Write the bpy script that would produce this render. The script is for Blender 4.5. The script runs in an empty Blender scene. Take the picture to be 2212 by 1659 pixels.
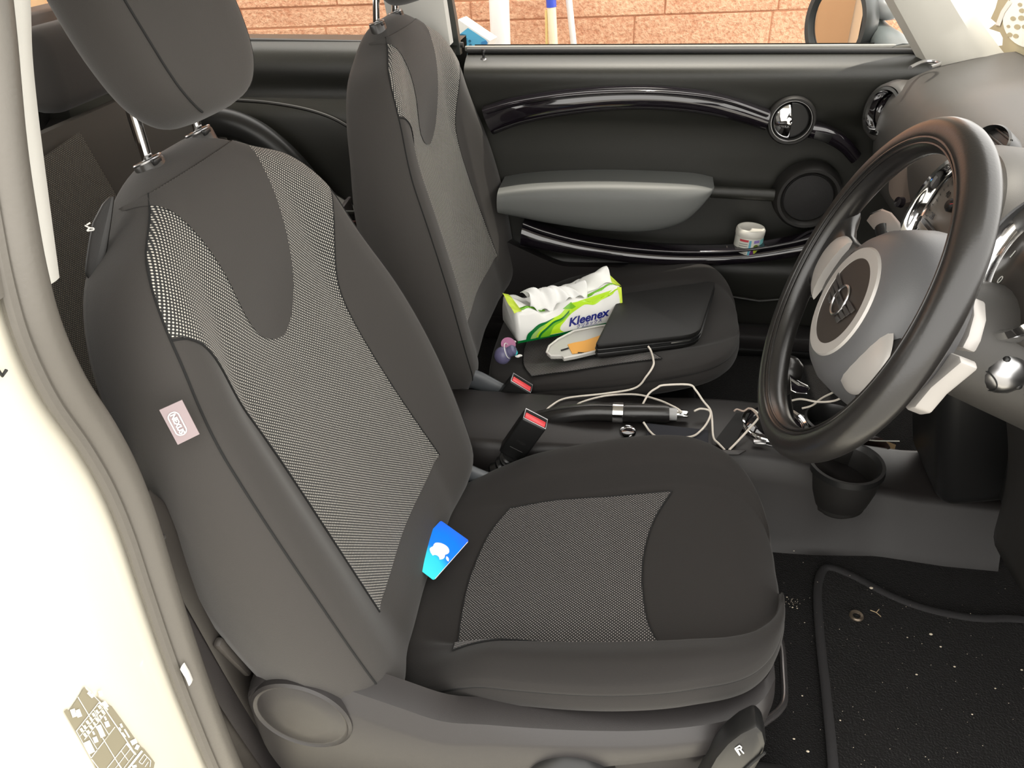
import bpy, bmesh, math, random
from mathutils import Vector, Matrix
random.seed(7)
sc = bpy.context.scene
# ------------------------------------------------------------------ camera
F, CX, CY = 1660.0, 1106.0, 829.5
MC = [[0.98620362, 0.16215874, -0.03327109], [0.06332546, -0.55527082, -0.82925521], [-0.15294514, 0.81570758, -0.55787887]]
CAM = Vector((-0.2292, -0.7706, 1.0145))
cd = bpy.data.cameras.new('camera'); cam = bpy.data.objects.new('camera', cd)
sc.collection.objects.link(cam); sc.camera = cam
cd.sensor_fit = 'HORIZONTAL'; cd.sensor_width = 36.0; cd.lens = F / 2212 * 36.0
cd.clip_start = 0.01; cd.clip_end = 200
r0, r1, r2 = [Vector(r) for r in MC]
mm = Matrix.Identity(4)
for i in range(3):
    mm[i][0] = r0[i]; mm[i][1] = -r1[i]; mm[i][2] = -r2[i]; mm[i][3] = CAM[i]
cam.matrix_world = mm
# ------------------------------------------------------------------ world, sun, exposure
SKY, SUN, EXPO = 2.35, 3.0, 0.6
w = bpy.data.worlds.new('world'); sc.world = w; w.use_nodes = True
bg = w.node_tree.nodes['Background']; bg.inputs[0].default_value = (1.0, 0.972, 0.92, 1); bg.inputs[1].default_value = SKY
sl = bpy.data.lights.new('sun', 'SUN'); sl.energy = SUN; sl.angle = 0.012; sl.color = (1, 0.93, 0.80)
so = bpy.data.objects.new('sun', sl); sc.collection.objects.link(so)
so.rotation_euler = Vector((0.02, 0.05, 0.998)).to_track_quat('Z', 'Y').to_euler()
sc.view_settings.view_transform = 'Standard'; sc.view_settings.look = 'None'
sc.view_settings.exposure = EXPO; sc.view_settings.gamma = 1.0; sc.view_settings.use_curve_mapping = False
sc.cycles.use_denoising = True; sc.cycles.max_bounces = 10; sc.cycles.diffuse_bounces = 5; sc.cycles.transparent_max_bounces = 12

# ------------------------------------------------------------------ helpers
def ray(px, py):
    c = (px - CX, py - CY, F)
    return Vector([sum(c[i] * MC[i][k] for i in range(3)) / F for k in range(3)])
def at(px, py, X=None, Y=None, Z=None):
    d = ray(px, py)
    if X is not None: t = (X - CAM.x) / d.x
    elif Y is not None: t = (Y - CAM.y) / d.y
    else: t = (Z - CAM.z) / d.z
    return CAM + d * t
def atp(px, py, P0, n):
    d = ray(px, py); return CAM + d * ((P0 - CAM).dot(n) / d.dot(n))
def V(*a): return Vector(a)
def ss(a, b, x):
    t = min(1, max(0, (x - a) / (b - a))); return t * t * (3 - 2 * t)
def lerp(a, b, t): return a + (b - a) * t
def itp(tab, x):
    if x <= tab[0][0]: return tab[0][1]
    for (x0, y0), (x1, y1) in zip(tab, tab[1:]):
        if x <= x1: return lerp(y0, y1, (x - x0) / (x1 - x0))
    return tab[-1][1]
def smooth_itp(tab, x):   # Catmull-Rom on an increasing table
    n = len(tab)
    if x <= tab[0][0]: return tab[0][1]
    if x >= tab[-1][0]: return tab[-1][1]
    for i in range(n - 1):
        if x <= tab[i + 1][0]:
            x0, y0 = tab[i]; x1, y1 = tab[i + 1]
            m0 = (y1 - tab[i - 1][1]) / (x1 - tab[i - 1][0]) if i > 0 else (y1 - y0) / (x1 - x0)
            m1 = (tab[i + 2][1] - y0) / (tab[i + 2][0] - x0) if i + 2 < n else (y1 - y0) / (x1 - x0)
            h = x1 - x0; t = (x - x0) / h
            return (2*t**3-3*t**2+1)*y0 + (t**3-2*t**2+t)*h*m0 + (-2*t**3+3*t**2)*y1 + (t**3-t**2)*h*m1
def crv(pts, n=8, closed=False):   # Catmull-Rom path
    P = [Vector(p) for p in pts]; N = len(P); out = []
    segs = N if closed else N - 1
    for i in range(segs):
        a = P[(i - 1) % N] if closed or i > 0 else P[0]
        b = P[i]; c = P[(i + 1) % N]
        d = P[(i + 2) % N] if closed or i + 2 < N else P[-1]
        for k in range(n):
            t = k / n
            out.append(0.5 * ((2*b) + (c - a)*t + (2*a - 5*b + 4*c - d)*t*t + (3*b - a - 3*c + d)*t**3))
    if not closed: out.append(P[-1].copy())
    return out
class G:
    def __init__(s): s.v = []; s.f = []; s.uv = None
    def add(s, v, f):
        o = len(s.v); s.v += [Vector(p) for p in v]; s.f += [tuple(i + o for i in q) for q in f]; return s
    def grid(s, fn, nu, nv, uvf=None):
        o = len(s.v)
        for j in range(nv + 1):
            for i in range(nu + 1): s.v.append(Vector(fn(i / nu, j / nv)))
        for j in range(nv):
            for i in range(nu):
                a = o + j * (nu + 1) + i; s.f.append((a, a + 1, a + nu + 2, a + nu + 1))
        if uvf:
            if s.uv is None: s.uv = {}
            for j in range(nv + 1):
                for i in range(nu + 1): s.uv[o + j * (nu + 1) + i] = uvf(i / nu, j / nv)
        return s
    def loft(s, rings, cap0=True, cap1=True, closed=True, wrap=False):
        o = len(s.v); n = len(rings[0])
        for r in rings: s.v += [Vector(p) for p in r]
        R = len(rings)
        for j in range(R if wrap else R - 1):
            j2 = (j + 1) % R
            for i in range(n if closed else n - 1):
                i2 = (i + 1) % n
                s.f.append((o + j*n + i, o + j*n + i2, o + j2*n + i2, o + j2*n + i))
        if cap0: s.f.append(tuple(o + i for i in range(n))[::-1])
        if cap1: s.f.append(tuple(o + (R - 1)*n + i for i in range(n)))
        return s
    def tube(s, path, r, n=10, closed=False, sq=None, up=None):
        P = [Vector(p) for p in path]; rings = []; N = len(P)
        t0 = (P[1] - P[0]).normalized()
        ref = Vector(up) if up is not None else (Vector((0, 0, 1)) if abs(t0.z) < .9 else Vector((1, 0, 0)))
        for i in range(N):
            if closed: t = (P[(i+1) % N] - P[i-1]).normalized()
            else: t = (P[min(i+1, N-1)] - P[max(i-1, 0)]).normalized()
            b = t.cross(ref)
            if b.length < 1e-6: b = t.orthogonal()
            b.normalize(); c = b.cross(t).normalized()
            if up is None: ref = c
            rr = r(i / max(1, N - 1)) if callable(r) else r
            ra, rb = (rr, rr) if not sq else (rr * sq[0], rr * sq[1])
            rings.append([P[i] + b * (ra * math.cos(2*math.pi*k/n)) + c * (rb * math.sin(2*math.pi*k/n)) for k in range(n)])
        return s.loft(rings, not closed, not closed, True, closed)
    def lathe(s, prof, o, axis, n=40, sx=1.0, sy=1.0, xdir=None, caps=True, arc=None):
        ax = Vector(axis).normalized(); x = Vector(xdir) if xdir is not None else ax.orthogonal()
        x = (x - ax * x.dot(ax)).normalized(); y = ax.cross(x); o = Vector(o)
        rings = [[o + ax*h + x*(r*sx*math.cos(2*math.pi*k/n)) + y*(r*sy*math.sin(2*math.pi*k/n)) for k in range(n)] for r, h in prof]
        return s.loft(rings, caps, caps)
    def box(s, c, size, M=None, r=0.0, seg=2):
        bm = bmesh.new(); bmesh.ops.create_cube(bm, size=1.0)
        for v in bm.verts: v.co = Vector((v.co.x*size[0], v.co.y*size[1], v.co.z*size[2]))
        if r > 0: bmesh.ops.bevel(bm, geom=list(bm.edges), offset=r, segments=seg, profile=0.5, affect='EDGES')
        bm.verts.ensure_lookup_table(); bm.verts.index_update()
        c = Vector(c)
        s.add([(M @ v.co if M else v.co) + c for v in bm.verts], [[v.index for v in f.verts] for f in bm.faces]); bm.free(); return s
    def prism(s, poly, th, r=0.0):
        """poly: 3-D planar points; extruded by vector th"""
        bm = bmesh.new(); th = Vector(th)
        vs = [bm.verts.new(p) for p in poly]; f = bm.faces.new(vs)
        ex = bmesh.ops.extrude_face_region(bm, geom=[f]); nv = [g for g in ex['geom'] if isinstance(g, bmesh.types.BMVert)]
        bmesh.ops.translate(bm, verts=nv, vec=th)
        if r > 0:
            ed = [e for e in bm.edges if e.is_boundary is False and len(e.link_faces) == 2 and e.calc_face_angle(0) > 0.6]
            bmesh.ops.bevel(bm, geom=ed, offset=r, segments=2, profile=0.5, affect='EDGES')
        bmesh.ops.recalc_face_normals(bm, faces=bm.faces)
        bm.verts.index_update()
        s.add([v.co.copy() for v in bm.verts], [[v.index for v in f.verts] for f in bm.faces]); bm.free(); return s
    def ball(s, c, r, nu=16, nv=10, sc=(1,1,1)):
        c = Vector(c); rings = []
        for j in range(1, nv):
            th = math.pi * j / nv
            rings.append([c + Vector((r*sc[0]*math.sin(th)*math.cos(2*math.pi*i/nu), r*sc[1]*math.sin(th)*math.sin(2*math.pi*i/nu), r*sc[2]*math.cos(th))) for i in range(nu)])
        o = len(s.v); s.loft(rings, False, False)
        a = len(s.v); s.v.append(c + Vector((0,0,r*sc[2]))); b = len(s.v); s.v.append(c - Vector((0,0,r*sc[2])))
        last = o + (nv-2)*nu
        for i in range(nu):
            s.f.append((a, o + (i+1) % nu, o + i)); s.f.append((b, last + i, last + (i+1) % nu))
        return s
ORG = {}
def wloc(o):
    return ORG[o.name] if o else Vector((0,0,0))
def obj(name, g, m, parent=None, smooth=True, solid=None, sub=0, label=None, recalc=True):
    me = bpy.data.meshes.new(name)
    if parent: org = wloc(parent)
    else:
        xs = [p.x for p in g.v]; ys = [p.y for p in g.v]; zs = [p.z for p in g.v]
        org = Vector(((min(xs)+max(xs))/2, (min(ys)+max(ys))/2, min(zs)))
    me.from_pydata([tuple(p - org) for p in g.v], [], g.f)
    if g.uv:
        ul = me.uv_layers.new(name='UVMap')
        for l in me.loops: ul.data[l.index].uv = g.uv.get(l.vertex_index, (0, 0))
    if recalc:
        bm = bmesh.new(); bm.from_mesh(me); bmesh.ops.recalc_face_normals(bm, faces=bm.faces); bm.to_mesh(me); bm.free()
    if smooth:
        me.polygons.foreach_set('use_smooth', [True] * len(me.polygons))
        if smooth != 'all':
            try: me.set_sharp_from_angle(angle=math.radians(smooth if smooth > 1 else 40))
            except Exception: pass
    me.materials.append(m)
    o = bpy.data.objects.new(name, me); sc.collection.objects.link(o)
    if parent: o.parent = parent; ORG[o.name] = org
    else: o.location = org; ORG[o.name] = org
    if solid:
        md = o.modifiers.new('solid', 'SOLIDIFY'); md.thickness = solid; md.offset = 0
    if sub:
        md = o.modifiers.new('sub', 'SUBSURF'); md.levels = sub; md.render_levels = sub
    if label: o['label'] = label
    return o
def thing(name, loc, label, cat, group=None):
    o = bpy.data.objects.new(name, None); o.location = loc; sc.collection.objects.link(o)
    o.empty_display_size = .05
    ORG[o.name] = Vector(loc); return tag(o, label, cat, group)
def tag(o, label, cat, group=None, kind=None):
    o['label'] = label; o['category'] = cat
    if group: o['group'] = group
    if kind: o['kind'] = kind
    return o
def struct(o, label=None, cat=None):
    o['kind'] = 'structure'
    if label: o['label'] = label
    if cat: o['category'] = cat
    return o
def text_geo(txt, size, O, ux, uy, depth=0.0004, bold=0.0, shear=0.0, center=True):
    cu = bpy.data.curves.new('t', 'FONT'); cu.body = txt; cu.size = size; cu.extrude = depth; cu.offset = bold; cu.shear = shear
    if center: cu.align_x = 'CENTER'; cu.align_y = 'CENTER'
    to = bpy.data.objects.new('t', cu); sc.collection.objects.link(to)
    bpy.context.view_layer.update()
    me = bpy.data.meshes.new_from_object(to.evaluated_get(bpy.context.evaluated_depsgraph_get()))
    ux = Vector(ux).normalized(); uy = Vector(uy).normalized(); uz = ux.cross(uy)
    g = G(); g.add([Vector(O) + ux*v.co.x + uy*v.co.y + uz*v.co.z for v in me.vertices], [tuple(p.vertices) for p in me.polygons])
    bpy.data.objects.remove(to); bpy.data.meshes.remove(me)
    return g

# ------------------------------------------------------------------ materials
def mat(name, col, rough=0.6, metal=0.0, bump=None, var=0.0, vscale=8, spec=0.5, sheen=0.0, coat=0.0, emit=None):
    m = bpy.data.materials.new(name); m.use_nodes = True; nt = m.node_tree; b = nt.nodes['Principled BSDF']
    b.inputs['Base Color'].default_value = (*col, 1); b.inputs['Roughness'].default_value = rough; b.inputs['Metallic'].default_value = metal
    b.inputs['Specular IOR Level'].default_value = spec; b.inputs['Sheen Weight'].default_value = sheen; b.inputs['Coat Weight'].default_value = coat
    if coat: b.inputs['Coat Roughness'].default_value = 0.03
    if sheen: b.inputs['Sheen Roughness'].default_value = 0.5
    tc = nt.nodes.new('ShaderNodeTexCoord')
    if bump:
        n = nt.nodes.new('ShaderNodeTexNoise'); n.inputs['Scale'].default_value = bump[0]; n.inputs['Detail'].default_value = 3
        bp = nt.nodes.new('ShaderNodeBump'); bp.inputs['Strength'].default_value = bump[1]; bp.inputs['Distance'].default_value = bump[2] if len(bump) > 2 else 0.0005
        nt.links.new(tc.outputs['Object'], n.inputs['Vector']); nt.links.new(n.outputs['Fac'], bp.inputs['Height']); nt.links.new(bp.outputs[0], b.inputs['Normal'])
    if var:
        n2 = nt.nodes.new('ShaderNodeTexNoise'); n2.inputs['Scale'].default_value = vscale; n2.inputs['Detail'].default_value = 5
        mx = nt.nodes.new('ShaderNodeMix'); mx.data_type = 'RGBA'
        mx.inputs['A'].default_value = (*[c*(1-var) for c in col], 1); mx.inputs['B'].default_value = (*[min(1, c*(1+var)) for c in col], 1)
        nt.links.new(tc.outputs['Object'], n2.inputs['Vector']); nt.links.new(n2.outputs['Fac'], mx.inputs['Factor']); nt.links.new(mx.outputs['Result'], b.inputs['Base Color'])
    return m
def node_math(nt, op, a, b=None):
    n = nt.nodes.new('ShaderNodeMath'); n.operation = op
    for i, x in enumerate((a, b)):
        if x is None: continue
        if isinstance(x, (int, float)): n.inputs[i].default_value = x
        else: nt.links.new(x, n.inputs[i])
    return n.outputs[0]
def mesh_fabric(name, dot, base, pu=0.0023, pv=0.0024, thr=0.35):
    m = mat(name, base, 0.7, sheen=0.15); nt = m.node_tree; b = nt.nodes['Principled BSDF']
    uv = nt.nodes.new('ShaderNodeUVMap'); sp = nt.nodes.new('ShaderNodeSeparateXYZ'); nt.links.new(uv.outputs[0], sp.inputs[0])
    cu = node_math(nt, 'COSINE', node_math(nt, 'MULTIPLY', sp.outputs[0], math.pi / pu * 1.0))
    cv = node_math(nt, 'COSINE', node_math(nt, 'MULTIPLY', sp.outputs[1], math.pi / pv * 1.0))
    pr = node_math(nt, 'MULTIPLY', cu, cv)
    mr = nt.nodes.new('ShaderNodeMapRange'); mr.inputs['From Min'].default_value = thr - 0.12; mr.inputs['From Max'].default_value = thr + 0.25
    nt.links.new(pr, mr.inputs['Value'])
    mx = nt.nodes.new('ShaderNodeMix'); mx.data_type = 'RGBA'; mx.inputs['A'].default_value = (*base, 1); mx.inputs['B'].default_value = (*dot, 1)
    nt.links.new(mr.outputs[0], mx.inputs['Factor']); nt.links.new(mx.outputs['Result'], b.inputs['Base Color'])
    bp = nt.nodes.new('ShaderNodeBump'); bp.inputs['Strength'].default_value = 0.6; bp.inputs['Distance'].default_value = 0.0008
    nt.links.new(pr, bp.inputs['Height']); nt.links.new(bp.outputs[0], b.inputs['Normal'])
    return m
def glass_mat(name, tint=(1,1,1), refl=0.08):
    m = bpy.data.materials.new(name); m.use_nodes = True; nt = m.node_tree; nt.nodes.clear()
    out = nt.nodes.new('ShaderNodeOutputMaterial'); t = nt.nodes.new('ShaderNodeBsdfTransparent'); t.inputs[0].default_value = (*tint, 1)
    gl = nt.nodes.new('ShaderNodeBsdfGlossy'); gl.inputs['Roughness'].default_value = 0.0
    mx = nt.nodes.new('ShaderNodeMixShader'); lw = nt.nodes.new('ShaderNodeFresnel'); lw.inputs[0].default_value = 1.25
    nt.links.new(lw.outputs[0], mx.inputs[0]); nt.links.new(t.outputs[0], mx.inputs[1]); nt.links.new(gl.outputs[0], mx.inputs[2]); nt.links.new(mx.outputs[0], out.inputs[0])
    return m
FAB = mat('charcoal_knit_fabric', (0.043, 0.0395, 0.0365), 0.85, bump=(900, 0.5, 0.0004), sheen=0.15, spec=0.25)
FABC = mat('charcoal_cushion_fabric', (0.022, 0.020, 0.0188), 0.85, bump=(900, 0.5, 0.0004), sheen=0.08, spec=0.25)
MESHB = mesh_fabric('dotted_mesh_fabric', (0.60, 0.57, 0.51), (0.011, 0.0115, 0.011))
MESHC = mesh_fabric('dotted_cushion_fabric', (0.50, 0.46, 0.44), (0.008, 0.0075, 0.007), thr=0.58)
SEAM = mat('seam_thread', (0.008, 0.008, 0.008), 0.9)
PLA = mat('grained_grey_plastic', (0.027, 0.0245, 0.0245), 0.40, bump=(1400, 0.35, 0.0003), spec=0.5)
PLD = mat('grained_dark_plastic', (0.014, 0.013, 0.012), 0.5, bump=(1400, 0.3, 0.0003))
PLDOOR = mat('door_panel_plastic', (0.020, 0.020, 0.0165), 0.42, bump=(1100, 0.45, 0.0004))
PLDASH = mat('soft_dashboard_plastic', (0.050, 0.047, 0.043), 0.5, bump=(1300, 0.35, 0.0003))
ARM = mat('grey_armrest_vinyl', (0.135, 0.14, 0.135), 0.5, bump=(1300, 0.3, 0.0003))
GLOSS = mat('piano_black_gloss', (0.008, 0.006, 0.009), 0.08, coat=1.0)
BLK = mat('satin_black', (0.010, 0.010, 0.010), 0.35)
BLKM = mat('matt_black', (0.008, 0.008, 0.008), 0.8)
CHR = mat('chrome', (0.85, 0.85, 0.85), 0.06, 1.0)
CHRS = mat('satin_chrome', (0.42, 0.42, 0.43), 0.28, 1.0)
SIL = mat('silver_painted_plastic', (0.42, 0.40, 0.38), 0.38, 0.25)
LEA = mat('black_leather', (0.013, 0.012, 0.0115), 0.30, bump=(420, 0.25, 0.0004), spec=0.7)
CARP = mat('black_carpet', (0.006, 0.0055, 0.0055), 0.95, bump=(500, 1.0, 0.003), sheen=0.1, spec=0.1)
MATM = mat('floor_mat_pile', (0.007, 0.0065, 0.0063), 0.95, bump=(350, 1.0, 0.004), sheen=0.1, spec=0.1, var=0.3, vscale=14)
MATE = mat('floor_mat_binding', (0.017, 0.016, 0.017), 0.85, bump=(700, 0.6, 0.001))
PAINT = mat('cream_car_paint', (0.86, 0.82, 0.70), 0.25, coat=1.0)
RUB = mat('grey_rubber_seal', (0.125, 0.115, 0.10), 0.42, bump=(250, 0.3, 0.0008))
RUBD = mat('dark_rubber', (0.02, 0.02, 0.02), 0.6)
HEADL = mat('light_grey_pillar_cloth', (0.62, 0.61, 0.57), 0.8, bump=(1500, 0.3, 0.0003))
TRIMB = mat('brown_grey_trim_plastic', (0.060, 0.053, 0.047), 0.5, bump=(160, 0.35, 0.001), var=0.15, vscale=30)
WHT = mat('white_plastic', (0.80, 0.79, 0.76), 0.35)
CABLE = mat('white_cable_rubber', (0.74, 0.68, 0.60), 0.45)
GLASS = glass_mat('window_glass')
RED = mat('red_button_plastic', (0.80, 0.07, 0.08), 0.3)
MIRR = mat('mirror_glass', (0.92, 0.92, 0.92), 0.01, 1.0)
GRND = mat('pale_concrete', (0.38, 0.37, 0.35), 0.9, var=0.12, vscale=3)


# ================================================================== SETTING: ground, wall, car shell
g = G(); g.add([(-9,-9,-.27),(14,-9,-.27),(14,14,-.27),(-9,14,-.27)], [(0,1,2,3)])
struct(obj('ground', g, GRND, smooth=False), 'pale sunlit concrete ground around the car', 'ground')

# brick wall outside the far windows (yawed a little against the car)
wa = math.radians(9); WX = V(math.cos(wa), math.sin(wa), 0); WN = V(math.sin(wa), -math.cos(wa), 0); WO = V(-.6, 1.92, 0)
def wpt(u, z, d=0): return WO + WX*u + V(0,0,z) + WN*d
def brick_mat():
    m = mat('rough_orange_brick', (0.50, 0.20, 0.105), 0.9); nt = m.node_tree; b = nt.nodes['Principled BSDF']
    tc = nt.nodes.new('ShaderNodeTexCoord')
    n = nt.nodes.new('ShaderNodeTexNoise'); n.inputs['Scale'].default_value = 85; n.inputs['Detail'].default_value = 4; n.inputs['Roughness'].default_value = .65
    n2 = nt.nodes.new('ShaderNodeTexNoise'); n2.inputs['Scale'].default_value = 5; n2.inputs['Detail'].default_value = 2
    nt.links.new(tc.outputs['Object'], n.inputs[0]); nt.links.new(tc.outputs['Object'], n2.inputs[0])
    cr = nt.nodes.new('ShaderNodeValToRGB'); cr.color_ramp.elements[0].position = .3; cr.color_ramp.elements[0].color = (.56,.25,.135,1); cr.color_ramp.elements[1].position = .65; cr.color_ramp.elements[1].color = (.84,.52,.33,1)
    ad = node_math(nt, 'MULTIPLY_ADD', n2.outputs['Fac'], .4); ad.node.inputs[2].default_value = -.2
    a2 = node_math(nt, 'ADD', n.outputs['Fac'], ad)
    nt.links.new(a2, cr.inputs[0]); nt.links.new(cr.outputs[0], b.inputs['Base Color'])
    bp = nt.nodes.new('ShaderNodeBump'); bp.inputs['Strength'].default_value = 1.0; bp.inputs['Distance'].default_value = .010
    nt.links.new(n.outputs['Fac'], bp.inputs['Height']); nt.links.new(bp.outputs[0], b.inputs['Normal'])
    return m
BRK = brick_mat(); MORT = mat('brick_mortar', (0.52, 0.25, 0.14), 0.95, bump=(120, .6, .003))
g = G(); c = wpt(-.55, .45, -.047); g.box(c, (3.70, .1, 1.5), Matrix.Rotation(wa, 3, 'Z'))
wall = struct(obj('wall_left', g, MORT, smooth=False), 'rough orange brick wall outside the passenger side windows', 'wall')
rows = []; z = -.27
hs = [.115, .075, .115, .06, .115, .115, .075, .115, .06, .115, .10, .115, .075]
zz = .30
RB = Matrix.Rotation(wa, 3, 'Z')
for ri, h in enumerate(hs):
    u = -2.35 + random.random()*.2
    while u < 1.26:
        L = random.choice([.26, .36, .44, .30])
        L = min(L, 1.30 - u)
        if L < .06: break
        g = G(); g.box(wpt(u + L/2, zz + h/2, random.uniform(-.006, -.001)), (L - .004, .022, h - .004), RB, r=.003, seg=1)
        obj('brick', g, BRK, wall, smooth=False)
        u += L
    zz += h
# drain pipe, rods and carton in front of the wall
def pole(name, px0, py0, px1, py1, Yv, r, m, label, cat, ztop=1.6, zbot=-.27):
    a = at(px0, py0, Y=Yv); b = at(px1, py1, Y=Yv); d = (a - b).normalized()
    top = a + d*((ztop - a.z)/d.z); bot = b + d*((zbot - b.z)/d.z)
    g = G(); g.tube([bot, lerp(bot, top, .5), top], r, 20); return tag(obj(name, g, m), label, cat), bot, top, d
YEL = mat('cream_yellow_plastic', (0.80, 0.62, 0.25), .4); BLU = mat('deep_blue_plastic', (0.05, 0.09, 0.55), .4)
pole('drain_pipe', 1078, 0, 1082, 105, 1.76, .031, WHT, 'wide white drain pipe standing by the brick wall', 'pipe')
o = thing('broom_handle', at(1192, 105, Y=1.80), 'thin white rod with a blue top and yellow edge beside the drain pipe', 'pole')
a = at(1191, 12, Y=1.80); b = at(1196, 105, Y=1.80); d = (a-b).normalized()
g = G(); g.tube([b + d*((-.27-b.z)/d.z), a], .014, 16); obj('rod', g, mat('yellowish_white_tube', (.85,.78,.55), .4), o)  # rod in one even yellowish white base colour
g = G(); g.tube([a - d*.004, a + d*.7], .0155, 16); obj('grip', g, BLU, o, label='blue grip sleeve')
g = G(); g.tube([b + V(-.017,0,-.5), b + V(-.017,0,0)*1 + (a-b)*.9], .004, 8); obj('edge_strip', g, YEL, o)
pole('leaning_pole', 1229, 0, 1240, 105, 1.83, .010, WHT, 'slim white pole leaning on the brick wall right of the blue topped rod', 'pole')
# blue and white carton
P = [at(*p, Y=1.30) for p in [(980,60),(990,42),(1058,88),(1046,112),(1030,150),(996,150)]]; P[4].z = -.268; P[5].z = -.268
g = G(); g.prism(P, (0.01, .05, 0)); bx = tag(obj('carton', g, mat('white_card', (.85,.85,.80), .6), smooth=False), 'white and light blue carton tilted outside the passenger window', 'carton')
BLC = mat('light_blue_print', (.12,.50,.78), .5); BLD = mat('dark_blue_print', (.03,.16,.28), .5)
def decal(px, off, m, par, Yv, name='print'):
    Q = [at(x, y, Y=Yv) + V(0, -off, 0) for x, y in px]; g = G(); g.add(Q, [tuple(range(len(Q)))]); return obj(name, g, m, par, smooth=False, recalc=False)
decal([(985,80),(1011,60),(1050,86),(1052,92),(1044,112),(1000,145),(992,118)], .0015, BLC, bx, 1.30, 'blue_panel')
decal([(1040,90),(1051,87),(1054,92),(1045,108),(1036,110)], .0025, mat('mid_blue_print', (.06,.28,.60), .5), bx, 1.30, 'blue_patch')
for k in range(4):
    decal([(988+k*.6, 82.5+k*3.2),(1010,82.5+k*3.2),(1010,83.9+k*3.2),(988+k*.6,83.9+k*3.2)], .0025, BLD, bx, 1.30, 'text_line')
decal([(990,76),(995,73),(1000,73),(1008,75),(1004,79),(997,81)], .0025, BLD, bx, 1.30, 'logo')
for q in ((1015,88.5),(1016.5,97)):
    decal([(q[0]+3.2*math.cos(t*.7854), q[1]+3.2*math.sin(t*.7854)) for t in range(8)], .0025, BLD, bx, 1.30, 'symbol')

# ---------------- car shell
# floor pan with toe board and far footwell
g = G()
prof = [(-1.9,.12),(-1.05,.12),(-1.0,0.0),(-.6,0),(.42,0),(.62,.10),(.80,.36),(.85,.60)]
def flo(u, v):
    i = u*(len(prof)-1); k = min(int(i), len(prof)-2); t = i-k
    x = lerp(prof[k][0], prof[k+1][0], t); z = lerp(prof[k][1], prof[k+1][1], t)
    return (x, lerp(-.33, 1.03, v), z + .0015*math.sin(x*31+v*17))
g.grid(flo, 7*10, 40)
floor = struct(obj('floor', g, CARP, solid=.006), 'black carpeted car floor', 'floor')
g = G(); g.box((-.4, .36, -.10), (3.0, 1.42, .17)); struct(obj('floor_pan', g, BLKM, smooth=False), 'dark steel floor pan under the carpet', 'floor')

# rocker sill on the driver's side, lower left: cream, with kick plate
g = G(); g.box((.05, -.40, -.06), (1.55, .12, .16), r=.02); struct(obj('trim_1', g, PAINT), 'cream painted sill under the open driver door', 'sill')

# B pillar jamb (driver side): cream painted face looking forward
XP = -.68
g = G()
out = [(0,700),(10,790),(24,835),(62,902),(130,985),(190,1056),(230,1128),(270,1228),(310,1338),(350,1438),(400,1548),(450,1659),(500,1760)]
ip = [at(x, y, X=XP-.004) for x, y in out]
zs = [(p.z, p.y) for p in ip][::-1]
ytab = sorted(zs)
def jy(z): return itp(ytab, z)
def tumble(z): return ss(.70, 1.0, z)*.12
N = 60
rings = []
for i in range(N+1):
    z = lerp(-.02, .78, i/N); y1 = jy(z) + .035; yo = lerp(-.505, -.47, ss(.45,.78,z)) + tumble(z)*.6
    rings.append([(XP-.02, y1+.03, z), (XP-.004, y1, z), (XP, y1-.05, z), (XP+.004, lerp(y1-.05, yo, .6), z), (XP+.002, yo+.014, z), (XP-.008, yo+.003, z), (XP-.03, yo, z), (XP-.5, yo-.01, z), (-1.9, yo+.05, z), (-1.9, yo+.08, z), (XP-.06, yo+.10, z)])
g.loft(rings)
pil = struct(obj('trim_2', g, PAINT), 'cream painted door jamb and rear side body on the driver side', 'car body')
# dark edge line of the door gap at the far left
g = G(); g.tube([at(-4, 800, X=XP+.004), at(5, 812, X=XP+.004), at(14, 799, X=XP+.004)], .0012, 8); obj('gap_clip', g, RUBD, pil)
# tyre pressure label on the jamb
LT = at(170, 1490, X=XP+.006); 
lx = (at(330, 1640, X=XP+.006) - at(185, 1485, X=XP+.006)); 
LUP = V(0, 0, 1)
OLV = mat('olive_label_ink', (.30, .27, .19), .6); OLW = mat('label_line', (.95,.93,.84), .6)
def lp(x, y, e=0.0): return at(x, y, X=XP + .0052 + e)
def lpoly(pts, m, e, name):
    g = G(); g.add([lp(x, y, e) for x, y in pts], [tuple(range(len(pts)))]); return g, m, name
def zl(x, y): return (120 + x/8.3375, 1460 + y/8.3375)   # coordinates read in an enlarged crop
lab = G(); lab.add([lp(*zl(*p), 0) for p in [(150,640),(210,590),(240,640),(400,400),(520,195),(640,390),(760,380),(830,440),(1010,545),(1200,800),(1410,1100),(1540,1270),(1600,1320),(1790,1560),(1760,1700),(1500,2100),(900,2000),(640,1480),(360,1000)]], [tuple(range(19))])
label = tag(obj('pressure_label', lab, OLV, smooth=False, recalc=False), 'olive tyre pressure sticker with white table lines on the cream jamb', 'label')
def seg(a, b, wd, e=.0007):
    (x0, y0), (x1, y1) = zl(*a), zl(*b); dx, dy = x1-x0, y1-y0; L = math.hypot(dx, dy); nx, ny = -dy/L*wd/2/8.34, dx/L*wd/2/8.34
    return [lp(x0+nx, y0+ny, e), lp(x1+nx, y1+ny, e), lp(x1-nx, y1-ny, e), lp(x0-nx, y0-ny, e)]
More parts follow.
